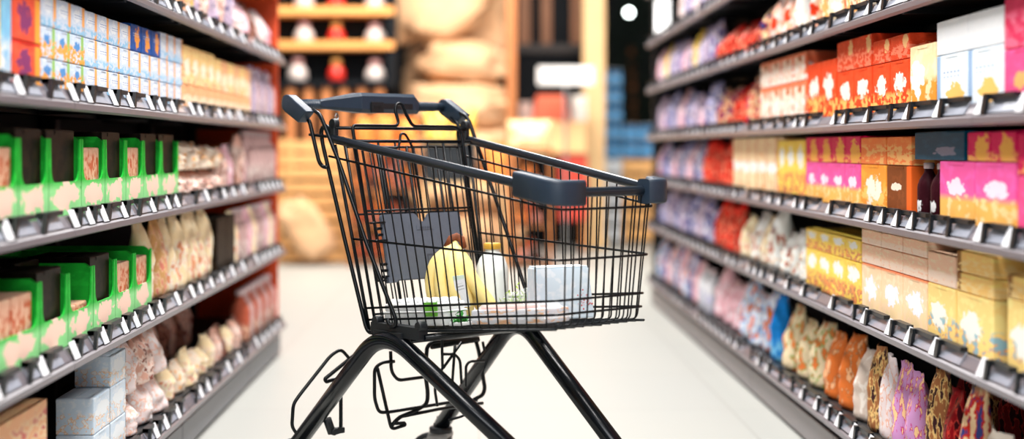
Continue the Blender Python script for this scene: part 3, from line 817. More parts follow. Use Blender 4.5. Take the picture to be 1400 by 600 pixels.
# panel outline in (s, height along the panel)
L_ = .172
ol = [(-.128, 0), (-.133, .006), (-.133, L_ - .006), (-.128, L_), (-.022, L_), (-.014, L_ - .006), (-.010, L_ - .020), (-.002, L_ - .024), (.012, L_ - .024), (.018, L_ - .016), (.022, L_ - .004), (.03, L_), (.128, L_), (.133, L_ - .006), (.133, .006), (.128, 0)]
prism(bm, ol, 'x', -.005, .005)
bmesh.ops.bevel(bm, geom=list(bm.edges), offset=.0018, segments=2, affect='EDGES')
prism(bm, [(-.138, -.004), (-.110, -.004), (-.110, .010), (-.138, .010)], 'x', -.008, .008)
prism(bm, [(-.022, L_ - .044), (.034, L_ - .044), (.034, L_ - .033), (-.022, L_ - .033)], 'x', .0045, .0060)
pan = obj('seat_panel', bm, M_seat, seat); pan.location = (.125, -.015, .597); pan.rotation_euler = (0, -ang, 0)
bm = NB()
for k in range(5): prism(bm, [(-.012 + k * .008, L_ - .041), (-.007 + k * .008, L_ - .041), (-.007 + k * .008, L_ - .036), (-.012 + k * .008, L_ - .036)], 'x', .0058, .0068)
for (a0, b0, a1, b1) in ((.0, .035, .004, .06), (.0, .06, .026, .064), (.022, .035, .026, .06), (.008, .03, .018, .034), (.011, .04, .015, .055)):
    prism(bm, [(a0, b0), (a1, b0), (a1, b1), (a0, b1)], 'x', .0045, .0058)
em = obj('embossed_mark', bm, mat('embossing', (62, 68, 80), .5), pan)
bm = NB()
for z in (.012, .028, .044, .120, .136): tube(bm, [(.0, -.150, z), (.0, -.132, z)], .004, 8)
obj('panel_clip', bm, M_black, pan)
# --- undercarriage
XA, ZA, WA = .2009, .4941, .2242
for sg in (-1, 1):
    bm = NB()
    pts = [Vector((-.144, .2515 * sg, .150)), Vector((XA, WA * sg, ZA)), Vector((.7726, .1222 * sg, .130))]
    tube(bm, fillet(pts, .105, 12), .0215, 18)
    obj('leg_frame', bm, M_tube, cart)
    bm = NB()
    box(bm, (.235, .203 * sg, .487), (.19, .030, .030), .003); box(bm, (.215, .208 * sg, .468), (.11, .034, .034), .004)
    for q in (.155, .325): lathe(bm, [(.011, -.012), (.012, -.01), (.012, .01), (.010, .012)], 14, (q, .205 * sg, .505), axis='y')
    obj('basket_bracket', bm, M_plasticD, cart)
bm = NB()
tube(bm, [(.235, -.215, .462), (.235, .215, .462)], .010, 12); tube(bm, [(.33, -.20, .478), (.33, .20, .478)], .007, 12)
tube(bm, [(.19, -.20, .475), (.19, .20, .475)], .006, 10)
obj('cross_bar', bm, M_tube, cart)
# wire hooks of the crate carrier, hanging from the cross bars behind the legs
XP = .05
def wires(lst, part, x, r=.0046, f=.014):
    bm = NB()
    for pl in lst:
        rr = r
        if isinstance(pl[0], (int, float)): rr, pl = pl[0], pl[1:]
        tube(bm, [cl(p[0], p[1], x=(p[2] if len(p) > 2 else x)) for p in pl], rr, 8, f=f)
    return obj(part, bm, M_black, cart)
XQ = -.06
wires([[(405, 592), (399, 583), (401, 552), (411, 538), (452, 486), (466, 477), (477, 489), (482, 500), (474, 512)],
       [.0052, (520, 468, .02), (501, 472), (444, 518), (446, 522), (458, 518), (466, 521), (466, 590), (456, 592)]], 'side_loop', XQ)
bm = NB()
for dx in (-.004, .004):
    p0, p1 = cl(447, 572, x=XQ), cl(454, 592, x=XQ)
    tube(bm, [p0 + Vector((0, dx, 0)), p1 + Vector((0, dx, 0))], .008, 10)
lathe(bm, [(.008, -.010), (.009, -.008), (.009, .008), (.008, .010)], 12, cl(455, 590, x=XQ), axis='x')
p2 = cl(463, 588, x=XQ); box(bm, p2, (.018, .03, .016), .005)
obj('loop_clip', bm, M_plasticD, cart)
wires([[(539, 494), (523, 495), (512, 503), (512, 545), (518, 564), (533, 563), (620, 549), (652, 547)],
       [(516, 503), (535, 587), (554, 581), (553, 578), (537, 579), (535, 586)],
       [.0055, (654, 462), (590, 468), (584, 474), (581, 508), (585, 537), (584, 552), (567, 562), (546, 570), (535, 582)],
       [(534, 480), (535, 508), (544, 520), (582, 515)],
       [(546, 570), (600, 559), (660, 551)],
       [.0055, (650, 463), (655, 482), (663, 531), (660, 540), (648, 546)],
       [.007, (590, 474), (654, 464)]], 'crate_hook', XP)
wires([[(604, 461), (605, 503)], [(606, 484), (622, 484), (629, 492), (631, 524)], [(622, 472), (618, 528)], [(631, 468), (606, 503)],
       [(662, 493), (642, 494), (637, 500), (637, 528)], [(605, 503), (594, 530), (598, 555)], [(660, 467), (662, 478)], [(614, 574), (632, 569), (645, 561)]], 'rear_hook', .12, .0038)
# --- casters
def caster(x, s, swivel):
    t = None
    bm = NB()
    lathe(bm, [(.020, .140), (.021, .142), (.021, .152), (.012, .160), (.012, .172)], 20)
    lathe(bm, [(.031, .126), (.033, .128), (.033, .140), (.030, .143), (.012, .145)], 24)
    c = obj('caster', bm, M_plasticD, cart, (x, s, 0), swivel)
    bm = NB()
    for q in (-1, 1):
        prism(bm, [(-.028, .128), (.028, .128), (.022, .08), (-.02, .052), (-.045, .052), (-.048, .072)], 'y', q * .021 - .004, q * .021 + .004)
    box(bm, (0, 0, .122), (.058, .05, .012), .003)
    obj('caster_fork', bm, M_grey, c)
    bm = NB()
    lathe(bm, [(.050, -.015), (.060, -.013), (.0625, -.006), (.0625, .006), (.060, .013), (.050, .015)], 28, (-.03, 0, .0625), axis='y')
    wl = obj('wheel', bm, M_rubber, c)
    bm = NB(); lathe(bm, [(.046, -.0165), (.048, -.015), (.048, .015), (.046, .0165)], 24, (-.03, 0, .0625), axis='y'); lathe(bm, [(.008, -.028), (.009, -.026), (.009, .026), (.008, .028)], 12, (-.03, 0, .0625), axis='y')
    obj('hub', bm, M_grey, wl)
for x, s, a in ((-.15, -.2535, .3), (-.15, .2535, .5), (.78, -.121, .2), (.78, .121, -.2)): caster(x, s, a)

# ================================================================ THE SHOPPING IN THE BASKET
def cw(x, s, z):                                           # trolley coordinates -> place
    return CC + FW * x + LT * s + Vector((0, 0, z))
zf = lambda x: .476 + (x - .113) * .0928 + .004            # height of the basket floor
TILT = -math.atan(.0928)
def in_cart(o, x, s, dz=0, rot=0, tilt=True):
    o.location = cw(x, s, zf(x) + dz)
    M_ = Matrix.Rotation(CROT, 4, 'Z') @ (Matrix.Rotation(TILT, 4, 'Y') if tilt else Matrix()) @ Matrix.Rotation(rot, 4, 'Z')
    o.rotation_euler = M_.to_euler()
# bananas
def banana_mat():
    m, nt, b = _bsdf('banana_skin'); N = NT(nt)
    tc = nt.nodes.new('ShaderNodeTexCoord'); no = nt.nodes.new('ShaderNodeTexNoise'); no.inputs['Scale'].default_value = 40; no.inputs['Detail'].default_value = 5
    nt.links.new(tc.outputs['Object'], no.inputs['Vector'])
    c = N.mix(no.outputs['Fac'], lin((255, 222, 122)), lin((255, 236, 170)))
    c = N.mix(N.math('MULTIPLY', N.step(no.outputs['Fac'], .70, .02), .5), c, lin((170, 110, 40)))
    nt.links.new(c, b.inputs['Base Color']); b.inputs['Roughness'].default_value = .5; b.inputs['Subsurface Weight'].default_value = .1; b.inputs['Subsurface Radius'].default_value = (.02, .012, .004)
    return m
M_ban = banana_mat()
bun = thing('banana_bunch', 'bunch of yellow bananas standing on its tips in the trolley basket', 'bananas')
bq = cl(622, 440, s=.012); bun.location = cw(bq.x, .012, zf(bq.x) + .002); bun.rotation_euler = (0, 0, 0)
crown = Vector((.0, .0, .205))
for i, (mx, my, ex, ey) in enumerate(((-.100, -.01, -.030, .012), (-.068, -.045, -.006, -.022), (-.025, -.06, .018, -.03), (.012, -.05, .040, -.010), (.040, -.02, .072, .012), (-.03, .03, .02, .024), (.020, -.045, .118, -.030))):
    end = Vector((ex, ey, .012 + .006 * (i % 3))); mid = Vector((mx, my, .125))
    pts, rad = [], []
    for k in range(19):
        t = k / 18
        p = crown * (1 - t) ** 2 + mid * 2 * t * (1 - t) + end * t * t
        pts.append(p)
        rad.append(.0055 + .0135 * min(1, max(0, (t - .06) / .25)) ** .8 * (1 if t < .8 else max(.18, 1 - ((t - .8) / .2) ** 1.7 * .85)))
    bm = NB(); tube(bm, pts, .018, 10, radii=rad)
    obj('banana', bm, M_ban, bun)
    bm = NB(); d_ = (pts[-1] - pts[-2]).normalized(); tube(bm, [pts[-1] - d_ * .002, pts[-1] + d_ * .006], .0035, 8); obj('tip', bm, mat('banana_tip', (64, 44, 26), .8), bun)
bm = NB(); tube(bm, [crown + Vector((-.02, 0, -.012)), crown + Vector((-.012, 0, .006)), crown + Vector((.004, 0, .013)), crown + Vector((.018, .002, .004)), crown + Vector((.022, .002, -.016))], .0085, 8)
for v in bm.verts: v.co += Vector((noise.noise(v.co * 90), noise.noise(v.co * 90 + Vector((5, 0, 0))), noise.noise(v.co * 90 + Vector((0, 7, 0))))) * .006
obj('crown', bm, mat('banana_crown', (120, 62, 30), .8, var=.6, scale=60), bun)
bm = NB(); prism(bm, [(-.015, -.04), (.015, -.044), (.017, .04), (-.012, .044)], 'y', -.0005, .0005)
st = obj('price_sticker', bm, print_mat('sticker', base=(240, 242, 246), writ=(120, 120, 130), top=(214, 232, 220), tz=.85), bun); st.location = (.016, -.0545, .082); st.rotation_euler = (R(8), R(-14), R(6))
# milk bottle
def plastic_bottle_mat():
    m, nt, b = _bsdf('milky_bottle'); N = NT(nt)
    tc = nt.nodes.new('ShaderNodeTexCoord'); sp = nt.nodes.new('ShaderNodeSeparateXYZ'); nt.links.new(tc.outputs['Generated'], sp.inputs[0])
    no = nt.nodes.new('ShaderNodeTexNoise'); no.inputs['Scale'].default_value = 3; nt.links.new(tc.outputs['Generated'], no.inputs['Vector'])
    f = N.math('SUBTRACT', 1, N.step(N.math('ADD', sp.outputs[2], N.math('MULTIPLY', no.outputs['Fac'], .12)), .30, .05))
    c = N.mix(f, lin((232, 240, 238)), lin((190, 222, 150)))
    nt.links.new(c, b.inputs['Base Color']); b.inputs['Roughness'].default_value = .3
    return m
bt = thing('milk_bottle', 'white plastic bottle with a gold cap behind the bananas in the basket', 'bottle')
bp = cl(673, 318, s=.122); bx_ = bp.x
bt.location = cw(bx_, .122, zf(bx_) + .003)
hb = .190
bm = NB(); lathe(bm, [(.036, 0), (.041, .004), (.042, .02), (.042, .115), (.040, .135), (.033, .155), (.021, .170), (.018, .174), (.018, .182)], 28); obj('bottle_body', bm, plastic_bottle_mat(), bt)
bm = NB(); lathe(bm, [(.019, .179), (.0215, .180), (.0215, .193), (.020, .195)], 28)
for k in range(28):
    a = k / 28 * 2 * math.pi; box(bm, (.0216 * math.cos(a), .0216 * math.sin(a), .187), (.001, .001, .012))
obj('cap', bm, mat('gold_cap', (214, 168, 64), .4), bt)
# egg carton near the child seat
M_foam = mat('white_foam', (236, 238, 238), .6, var=.02)
eg = thing('egg_carton', 'white egg carton with green label lying under the grey child seat panel', 'egg carton')
bm = NB(); box(bm, (0, 0, .016), (.225, .082, .032), .006, 2); box(bm, (0, 0, .034), (.230, .086, .005), .002, 1)
obj('carton_base', bm, M_foam, eg)
bm = NB(); box(bm, (0, 0, .046), (.222, .080, .020), .008, 3)
for i in range(6):
    for j in range(2): lathe(bm, [(.017, .050), (.016, .060), (.011, .0655), (.004, .067)], 12, (-.0925 + i * .037, -.019 + j * .038, 0))
obj('carton_lid', bm, M_foam, eg)
bm = NB(); box(bm, (.075, -.0412, .040), (.05, .0015, .034)); obj('green_label', bm, mat('green_label', (120, 200, 70), .5, var=.4, scale=60), eg)
in_cart(eg, .247, -.128, .004)
# leafy herbs under the bananas
def leaf_blob(name, n, rx, ry, rz, m, sz, seed):
    rnd = random.Random(seed); bm = NB()
    for _ in range(n):
        c = Vector((rnd.gauss(0, rx), rnd.gauss(0, ry), abs(rnd.gauss(0, rz)) + sz * .5))
        d = Vector((rnd.uniform(-1, 1), rnd.uniform(-1, 1), rnd.uniform(-.4, 1))).normalized(); s_ = d.cross(Vector((0, 0, 1))); s_ = s_.normalized() if s_.length > .1 else Vector((1, 0, 0))
        up = s_.cross(d); a, b2 = sz * rnd.uniform(.7, 1.3), sz * .45
        vs = [bm.verts.new(c - d * a), bm.verts.new(c - s_ * b2 + up * b2 * .4), bm.verts.new(c + d * a), bm.verts.new(c + s_ * b2 + up * b2 * .4), bm.verts.new(c + up * -.001)]
        for i in range(4): bm.faces.new((vs[4], vs[i], vs[(i + 1) % 4]))
    return bm
hb_ = thing('herb_pack', 'small pack of dark green herbs under the banana bunch in the basket', 'herbs')
obj('herb_leaves', leaf_blob('h', 60, .010, .010, .012, 0, .010, 3), mat('herb_green', (40, 140, 40), .5, var=.5, scale=80), hb_)
bm = NB(); box(bm, (0, 0, .004), (.046, .046, .008), .003); obj('herb_tray', bm, M_foam, hb_)
hp = cl(622, 440, s=-.125); in_cart(hb_, hp.x, -.125)
hb_.location = cw(.394, -.135, zf(.394) + .003)
# salad bag
sl = thing('salad_bag', 'clear bag of frizzy green salad leaning on the big white carton', 'salad')
obj('salad_leaves', leaf_blob('s', 420, .019, .014, .026, 0, .007, 5), mat('salad_green', (160, 192, 54), .5, var=.4, scale=90), sl)
M_film = mat('clear_film', (236, 240, 238), .12, alpha=.28, spec=.9)
bm = NB()
q_ = bmesh.ops.create_uvsphere(bm, u_segments=24, v_segments=16, radius=1)
for v in bm.verts:
    p = v.co.copy(); w_ = 1 + .12 * noise.noise(p * 3)
    v.co = Vector((p.x * .046 * w_, p.y * .032 * w_, .034 + p.z * .034 * w_ + (max(0, p.x) * .03)))
for f in bm.faces: f.smooth = True
obj('film_bag', bm, M_film, sl)
sp_ = cl(708, 402, s=.05)
in_cart(sl, sp_.x, .05, .004, R(40), False)
# printed flat pack wrapped in film
fp = thing('ready_meal_pack', 'flat white printed pack with red top wrapped in film, nearest in the basket', 'food pack')
bm = NB(); box(bm, (0, 0, .017), (.240, .088, .034), .005, 2)
M_fp = print_mat('meal_print', base=(228, 228, 234), pic=(196, 60, 70), pic2=(240, 190, 150), pz=.95, pn=.69)
obj('pack_tray', bm, M_fp, fp)
bm = NB(); box(bm, (-.02, 0, .036), (.15, .07, .006), .002, 1); obj('sliced_filling', bm, mat('tomato_red', (240, 130, 104), .4, var=.5, scale=50), fp)
bm = NB()
bmesh.ops.create_grid(bm, x_segments=30, y_segments=14, size=.5)
for v in bm.verts:
    e_ = max(abs(v.co.x), abs(v.co.y)) * 2
    v.co = Vector((v.co.x * .262, v.co.y * .098, .044 - .034 * max(0, e_ - .75) / .25 + .004 * noise.noise(v.co * 14) + .002 * noise.noise(v.co * 40)))
for f in bm.faces: f.smooth = True
obj('film_wrap', bm, mat('crinkled_film', (240, 244, 246), .15, alpha=.35, spec=.9), fp)
in_cart(fp, .545, -.085, .004, R(2))
# big white carton
bc = thing('paper_box', 'large pale white carton with red specks standing behind the film-wrapped pack in the basket', 'carton')
bm = NB()
wb, wt, db, dt, hh = .078, .070, .030, .026, .122
b0 = [(-wb, -db), (wb, -db), (wb, db), (-wb, db)]; t0_ = [(-wt, -dt + .012), (wt, -dt + .012), (wt, dt + .012), (-wt, dt + .012)]
vb = [bm.verts.new((a, b, 0)) for a, b in b0]; vt = [bm.verts.new((a, b, hh)) for a, b in t0_]
bm.faces.new(vb); bm.faces.new(vt[::-1])
for i in range(4): bm.faces.new((vb[i], vb[(i + 1) % 4], vt[(i + 1) % 4], vt[i]))
bmesh.ops.bevel(bm, geom=list(bm.edges), offset=.003, segments=2, affect='EDGES')
obj('box_body', bm, print_mat('white_carton', base=(214, 230, 240), pic=(214, 228, 238), pz=.2), bc)
bm = NB(); box(bm, (0, .012, hh + .0012), (wt * 1.9, dt * 1.9, .002), .0008, 1); obj('lid_flap', bm, mat('white_carton_lid', (232, 242, 246), .5), bc)
bm = NB(); rnd = random.Random(4)
sl_ = (dt - .012 - db) / hh
for _ in range(34):
    x_, z_ = rnd.gauss(.056, .010), rnd.gauss(.042, .010); rr = rnd.uniform(.0008, .0022); y_ = -db + (db - dt + .012) * z_ / hh - .0006
    vs = [bm.verts.new((x_ + rr * math.cos(k), y_, z_ + rr * math.sin(k) * 1.1)) for k in range(6)]
    vs2 = [bm.verts.new((v.co.x, y_ + .001, v.co.z)) for v in vs]
    bm.faces.new(vs); bm.faces.new(vs2[::-1])
    for k in range(6): bm.faces.new((vs[k], vs[(k + 1) % 6], vs2[(k + 1) % 6], vs2[k]))
obj('red_speckle', bm, mat('speckle_red', (206, 70, 66), .5), bc)
bcp = cl(763, 438, z=.540)
bq = cl(766, 436, s=.051); bc.location = cw(bq.x, .051, zf(bq.x + .03) + .003)
bc.rotation_euler = (0, 0, R(22))
# ================================================================ THE FAR END OF THE SHOP
M_wood = mat('honey_wood', (226, 156, 84), .55, var=.18, scale=5)
M_wood2 = mat('crate_wood', (226, 172, 108), .65, var=.2, scale=7)
M_woodd = mat('brown_wood', (176, 108, 58), .6, var=.2, scale=6)
M_pale = mat('pale_pine', (234, 196, 142), .6, var=.1, scale=5)
M_dark = mat('dark_board', (9, 14, 19), .8, spec=.2, var=.2, scale=5)
def X_(px, Y): return (px - XH) * Y / FPX
def Z_(py, Y): return CH - (py - YH) * Y / FPX
def pbox(bm, x0, x1, y0, y1, Y, d, bevel=.004, mi=0):            # board standing at distance Y, d deep
    a, b, c, e = X_(x0, Y), X_(x1, Y), Z_(y1, Y), Z_(y0, Y)
    box(bm, ((a + b) / 2, Y + d / 2, (c + e) / 2), (b - a, d, e - c), bevel, 1, mi)
# wooden display shelf with jars and bottles
Y0 = 12.7
ds = thing('display_shelf', 'honey wood display shelf with dark back and slatted base at the far end', 'shelf', (X_(455, Y0), Y0, 0))
def under(o, par):
    o.parent = par; o.location = Vector(o.location) - Vector(par.location); return o
def part(name, bm, m, par):
    for v in bm.verts: v.co -= par.location
    return obj(name, bm, m, par)
bm = NB(); pbox(bm, 345, 541, -45, 118, Y0 + .30, .03); part('back_board', bm, M_dark, ds)
for x0, x1 in ((345, 351), (528, 541)):
    bm = NB(); pbox(bm, x0, x1, -45, 118, Y0 + .02, .28); part('side_board', bm, M_dark, ds)
for yy in (-38, 9, 56):
    bm = NB(); pbox(bm, 346, 539, yy, yy + 11, Y0, .29); part('shelf_board', bm, M_wood, ds)
bm = NB(); pbox(bm, 345, 541, 110, 119, Y0, .32); part('counter_board', bm, M_dark, ds)
bm = NB(); pbox(bm, 345, 541, 119, 343, Y0 + .16, .14); part('base_cabinet', bm, M_dark, ds)
for k in range(8):
    bm = NB(); x = 343 + k * 24.2
    pbox(bm, x, x + 12.5, 119, 343, Y0 + .03, .03); part('base_slat', bm, mat('slat_wood', (190, 122, 70), .6, var=.15, scale=6), ds)
M_glass = mat('clear_jar', (196, 176, 172), .15, spec=.8, var=.2)
M_redb = mat('red_bottle', (214, 44, 30), .3, var=.2); M_cream = mat('cream_ceramic', (206, 194, 188), .4, var=.05); M_cap = mat('amber_lid', (196, 140, 70), .4); M_mv = mat('rose_lid', (166, 120, 116), .5, var=.3)
def jar_at(px, base, top, w, body, lid, name, label, cat):
    Y = Y0 + .13; h = (base - top) * Y / FPX; r = w * Y / FPX / 2
    t = thing(name, label, cat, (X_(px, Y), Y, Z_(round(base + .6), Y0) + .001), 0)
    bm = NB(); lathe(bm, [(r * .8, 0), (r, h * .06), (r * .95, h * .42), (r * .6, h * .60), (r * .5, h * .66)], 20); obj('body', bm, body, t)
    bm = NB(); lathe(bm, [(r * .55, h * .64), (r * .62, h * .68), (r * .62, h * .86), (r * .35, h)], 18); obj('lid', bm, lid, t)
names = {56: 'middle', 9: 'top', 110: 'lowest'}
for yy, hh in ((9, 30), (56, 32), (110, 36)):
    for px, kind in ((407 if yy == 110 else 416, 0), (460, 1), (513, 2)):
        if kind == 1: jar_at(px, yy - .6, yy - hh + 3, 22, M_redb, M_cap, 'sauce_bottle', 'red bottle with amber lid on the %s ledge of the wooden display shelf' % names[yy], 'bottle')
        elif kind == 0: jar_at(px, yy - .6, yy - hh + 2, 26, M_cream, M_mv, 'storage_jar', 'pale jar left of the red bottle on the %s ledge of the display shelf' % names[yy], 'jar')
        else: jar_at(px, yy - .6, yy - hh + 5, 27, M_cream, M_mv, 'storage_jar', 'squat white jar beside the burlap sacks on the %s ledge of the display shelf' % names[yy], 'jar')
# slatted crates
def crate(name, label, x0, x1, y0, y1, Y, d, n, m, group=None):
    a, b, c, e = X_(x0, Y), X_(x1, Y), Z_(y1, Y), Z_(y0, Y)
    t = thing(name, label, 'crate', ((a + b) / 2, Y + d / 2, c), 0, group)
    w, h = b - a, e - c; sh = h / n
    bm = NB()
    for k in range(n):
        for sy in (-1, 1): box(bm, (0, sy * (d / 2 - .008), sh * (k + .5)), (w, .014, sh * .74), .002, 1)
        for sx in (-1, 1): box(bm, (sx * (w / 2 - .008), 0, sh * (k + .5)), (.014, d - .035, sh * .74), .002, 1)
    obj('slats', bm, m, t)
    for sx in (-1, 1):
        for sy in (-1, 1):
            bm = NB(); box(bm, (sx * (w / 2 - .025), sy * (d / 2 - .028), h / 2), (.025, .025, h), .002, 1); obj('corner_post', bm, m, t)
    bm = NB(); box(bm, (0, 0, .01), (w - .04, d - .04, .012)); obj('bottom', bm, M_dark, t)
    return t
Yc = 12.25
yb = 202.5 + CH * FPX / Yc                                   # floor line there
ch = (yb - 190) / 3
for k in range(3):
    for j, (xa, xb) in enumerate(((318, 386), (387.5, 476))):
        crate('slatted_crate', '%s slatted crate of the %s stack below the display shelf' % (['bottom', 'middle', 'top'][k], ['hidden left', 'right'][j] if j else 'left'),
          xa, xb, yb - ch * (k + 1) + .4, yb - ch * k, Yc, .36, 3, M_wood2, 'slatted crates under the display shelf')
# burlap sacks
def burlap():
    m, nt, b = _bsdf('burlap'); N = NT(nt)
    tc = nt.nodes.new('ShaderNodeTexCoord'); w1 = nt.nodes.new('ShaderNodeTexWave'); w1.inputs['Scale'].default_value = 60
    w2 = nt.nodes.new('ShaderNodeTexWave'); w2.inputs['Scale'].default_value = 60; w2.bands_direction = 'Z'
    no = nt.nodes.new('ShaderNodeTexNoise'); no.inputs['Scale'].default_value = 3
    for n in (w1, w2, no): nt.links.new(tc.outputs['Object'], n.inputs['Vector'])
    c = N.mix(no.outputs['Fac'], lin((216, 164, 118)), lin((240, 204, 166)))
    f = N.math('MULTIPLY', N.math('ADD', w1.outputs['Fac'], w2.outputs['Fac']), .12)
    c = N.mix(f, c, lin((168, 118, 66)))
    nt.links.new(c, b.inputs['Base Color']); b.inputs['Roughness'].default_value = .95; b.inputs['Specular IOR Level'].default_value = .1
    return m
M_bur = burlap()
from mathutils.bvhtree import BVHTree
SACKS, SACKZ = [], []
def sack(px, py, Y, wpx, hpx, tilt, label, seed, ear=1, dep=.5, m=None):
    w, h = wpx * Y / FPX, hpx * Y / FPX
    bm = NB(); bmesh.ops.create_uvsphere(bm, u_segments=48, v_segments=32, radius=1)
    off = Vector((seed * 3.1, seed, seed * 1.7))
    for v in bm.verts:
        p = v.co.copy()
        sg = lambda a, e: math.copysign(abs(a) ** e, a)
        q = Vector((sg(p.x, .72), sg(p.y, .8), sg(p.z, .8)))
        if ear and p.x < -.75:                          # gathered mouth of the sack
            t = (-.75 - p.x) / .25; q.x -= .30 * t * ear; q.y *= 1 - .55 * t; q.z = q.z * (1 - .2 * t) - .25 * t
        f_ = noise.noise(p * 1.6 + off) * .2 + abs(noise.noise(Vector((p.x * 2.2, p.y, p.z * 5)) + off)) * -.18 + noise.noise(p * 6 + off) * .03
        q *= 1 + f_
        v.co = Vector((q.x * w / 2, q.y * dep / 2, q.z * h / 2))
    bmesh.ops.rotate(bm, cent=(0, 0, 0), matrix=Matrix.Rotation(R(tilt), 3, 'Y'), verts=bm.verts)
    for f in bm.faces: f.smooth = True
    zc = Z_(py, Y)
    lo = min(v.co.z for v in bm.verts)
    for v in bm.verts: v.co.z -= lo
    x0_ = X_(px, Y); z0_ = max(.001, zc + lo)
    vs = [v.co.copy() for v in bm.verts]; ps = [tuple(v.index for v in f.verts) for f in bm.faces]
    for _ in range(200):                               # let the sack rest on the ones below it
        tr_ = BVHTree.FromPolygons([v + Vector((x0_, Y, z0_)) for v in vs], ps)
        if not any(tr_.overlap(q) for q in SACKS): break
        z0_ += .008
    SACKS.append(BVHTree.FromPolygons([v + Vector((x0_, Y, z0_ + .002)) for v in vs], ps))
    SACKZ.append((px, py, round(zc + lo, 3), round(z0_, 3)))
    o = obj('burlap_sack', bm, m or M_bur, None, (x0_, Y, z0_))
    tag(o, label, 'sack', 'burlap sacks heaped at the far end')
    return o
Ys = 13.35
sack(640, 322, Ys, 146, 58, 0, 'lowest burlap sack of the tall heap, resting on the floor', 1, 0, .7)
sack(632, 262, Ys, 146, 58, 0, 'second burlap sack up from the floor in the tall heap', 2, 0, .7)
sack(638, 208, Ys, 150, 58, 0, 'third burlap sack up in the tall heap, behind the orange bags', 3, 0, .7)
sack(620, 160, Ys, 156, 64, 2, 'rounded burlap sack in the tall heap, above the orange bags', 4, .1, .62)
sack(634, 106, Ys, 120, 60, 6, 'bulging burlap sack in the tall heap with a deep crease, second from its top', 5, .2, .5)
sack(606, 40, Ys, 158, 104, -28, 'topmost burlap sack lying tilted with its gathered mouth hanging down', 8, .8, .5)
sack(662, 300, Ys + .62, 74, 110, 0, 'upright burlap sack behind the tall heap, bottom one by the timber post', 11, 0, .5)
sack(590, 300, Ys + .62, 74, 110, 0, 'upright burlap sack behind the tall heap, bottom one by the display shelf', 12, 0, .5)
sack(662, 195, Ys + .62, 76, 116, 0, 'upright burlap sack behind the tall heap, middle one by the timber post', 13, 0, .5)
sack(590, 195, Ys + .62, 76, 116, 0, 'upright burlap sack behind the tall heap, middle one by the display shelf', 14, 0, .5)
sack(660, 80, Ys + .62, 78, 124, 0, 'upright burlap sack behind the tall heap, top one by the timber post', 9, 0, .5)
sack(586, 80, Ys + .62, 72, 124, 0, 'upright burlap sack behind the tall heap, top one by the display shelf', 15, 0, .5)
sack(662, -40, Ys + .62, 78, 120, 0, 'upright burlap sack highest of all behind the tall heap', 16, 0, .5)
sack(418, 313, 12.0, 60, 92, -38, 'pale burlap sack slumped on the floor before the slatted crates', 10, .3, .26)
# produce crates with fruit, in two columns
FRM = [mat('fruit_rust', (196, 92, 58), .4, var=.35, scale=9), mat('fruit_brown', (90, 46, 36), .45, var=.4, scale=9), mat('fruit_rose', (224, 150, 132), .4, var=.3, scale=9), mat('fruit_orange', (240, 136, 62), .4, var=.25, scale=9)]
FRW = ['rust red', 'dark brown', 'rose', 'orange']
def fruit_mesh(mi):
    bm = NB()
    prof = []
    for k in range(13):
        a = -math.pi / 2 + math.pi * k / 12; r = math.cos(a); prof.append((max(.001, r), math.sin(a) * .88 + (.0 if abs(math.sin(a)) < .9 else -.10 * math.copysign(1, math.sin(a)))))
    lathe(bm, prof, 20)
    for v in bm.verts:
        a = math.atan2(v.co.y, v.co.x); v.co.x *= 1 - .05 * abs(math.cos(3 * a)); v.co.y *= 1 - .05 * abs(math.cos(3 * a))
    me = mesh_of('fruit', bm, FRM[mi]); return me
FR = [fruit_mesh(i) for i in range(4)]
bm = NB(); tube(bm, [(0, 0, .72), (.03, 0, .95), (.10, 0, 1.12)], .07, 6); STEM = mesh_of('stem', bm, mat('fruit_stem', (96, 110, 50), .8))
def column(x0, x1, ytop, Y, nlev, colname, seed):
    rnd = random.Random(seed)
    yfl = 202.5 + CH * FPX / Y; hgt = (yfl - ytop) / nlev
    names_ = {2: ['lower', 'upper'], 3: ['bottom', 'middle', 'top']}[nlev]
    for k in range(nlev):
        yb_ = yfl - hgt * k; ch_ = hgt * .52
        crate('produce_crate', '%s produce crate of the fruit column %s' % (names_[k], colname), x0, x1, yb_ - hgt + .6, yb_, Y, .34, 4, M_dark if k % 2 else M_woodd, 'produce crates holding fruit')
        # the fruit heap leans out over the front of the crate's low opening
        w = X_(x1, Y) - X_(x0, Y); n = max(3, int(w / .105))
    top = Z_(ytop, Y)
    return top
def fruits(x0, x1, z0, Y, rows, colname, seed):
    rnd = random.Random(seed); a, b = X_(x0, Y), X_(x1, Y); r = .05; n = int((b - a) / (2 * r + .002)); c = 0
    for j in range(rows):
        for i in range(n - j):
            mi = rnd.choice((0, 0, 1, 2, 3)); c += 1
            o = bpy.data.objects.new('fruit', FR[mi]); COL.objects.link(o)
            o.location = (a + (b - a - n * 2 * r) / 2 + r + i * 2.04 * r + j * r, Y, z0 + r * .9 + j * r * 1.72); o.scale = (r, r, r)
            o.rotation_euler = (0, 0, rnd.uniform(0, 6))
            s = bpy.data.objects.new('stem', STEM); COL.objects.link(s); s.parent = o
            tag(o, '%s fruit, %s layer, %s along, %s' % (FRW[mi], ['bottom', 'second', 'third'][j], ORD[i], colname), 'fruit', 'fruit piled on the open produce stands')
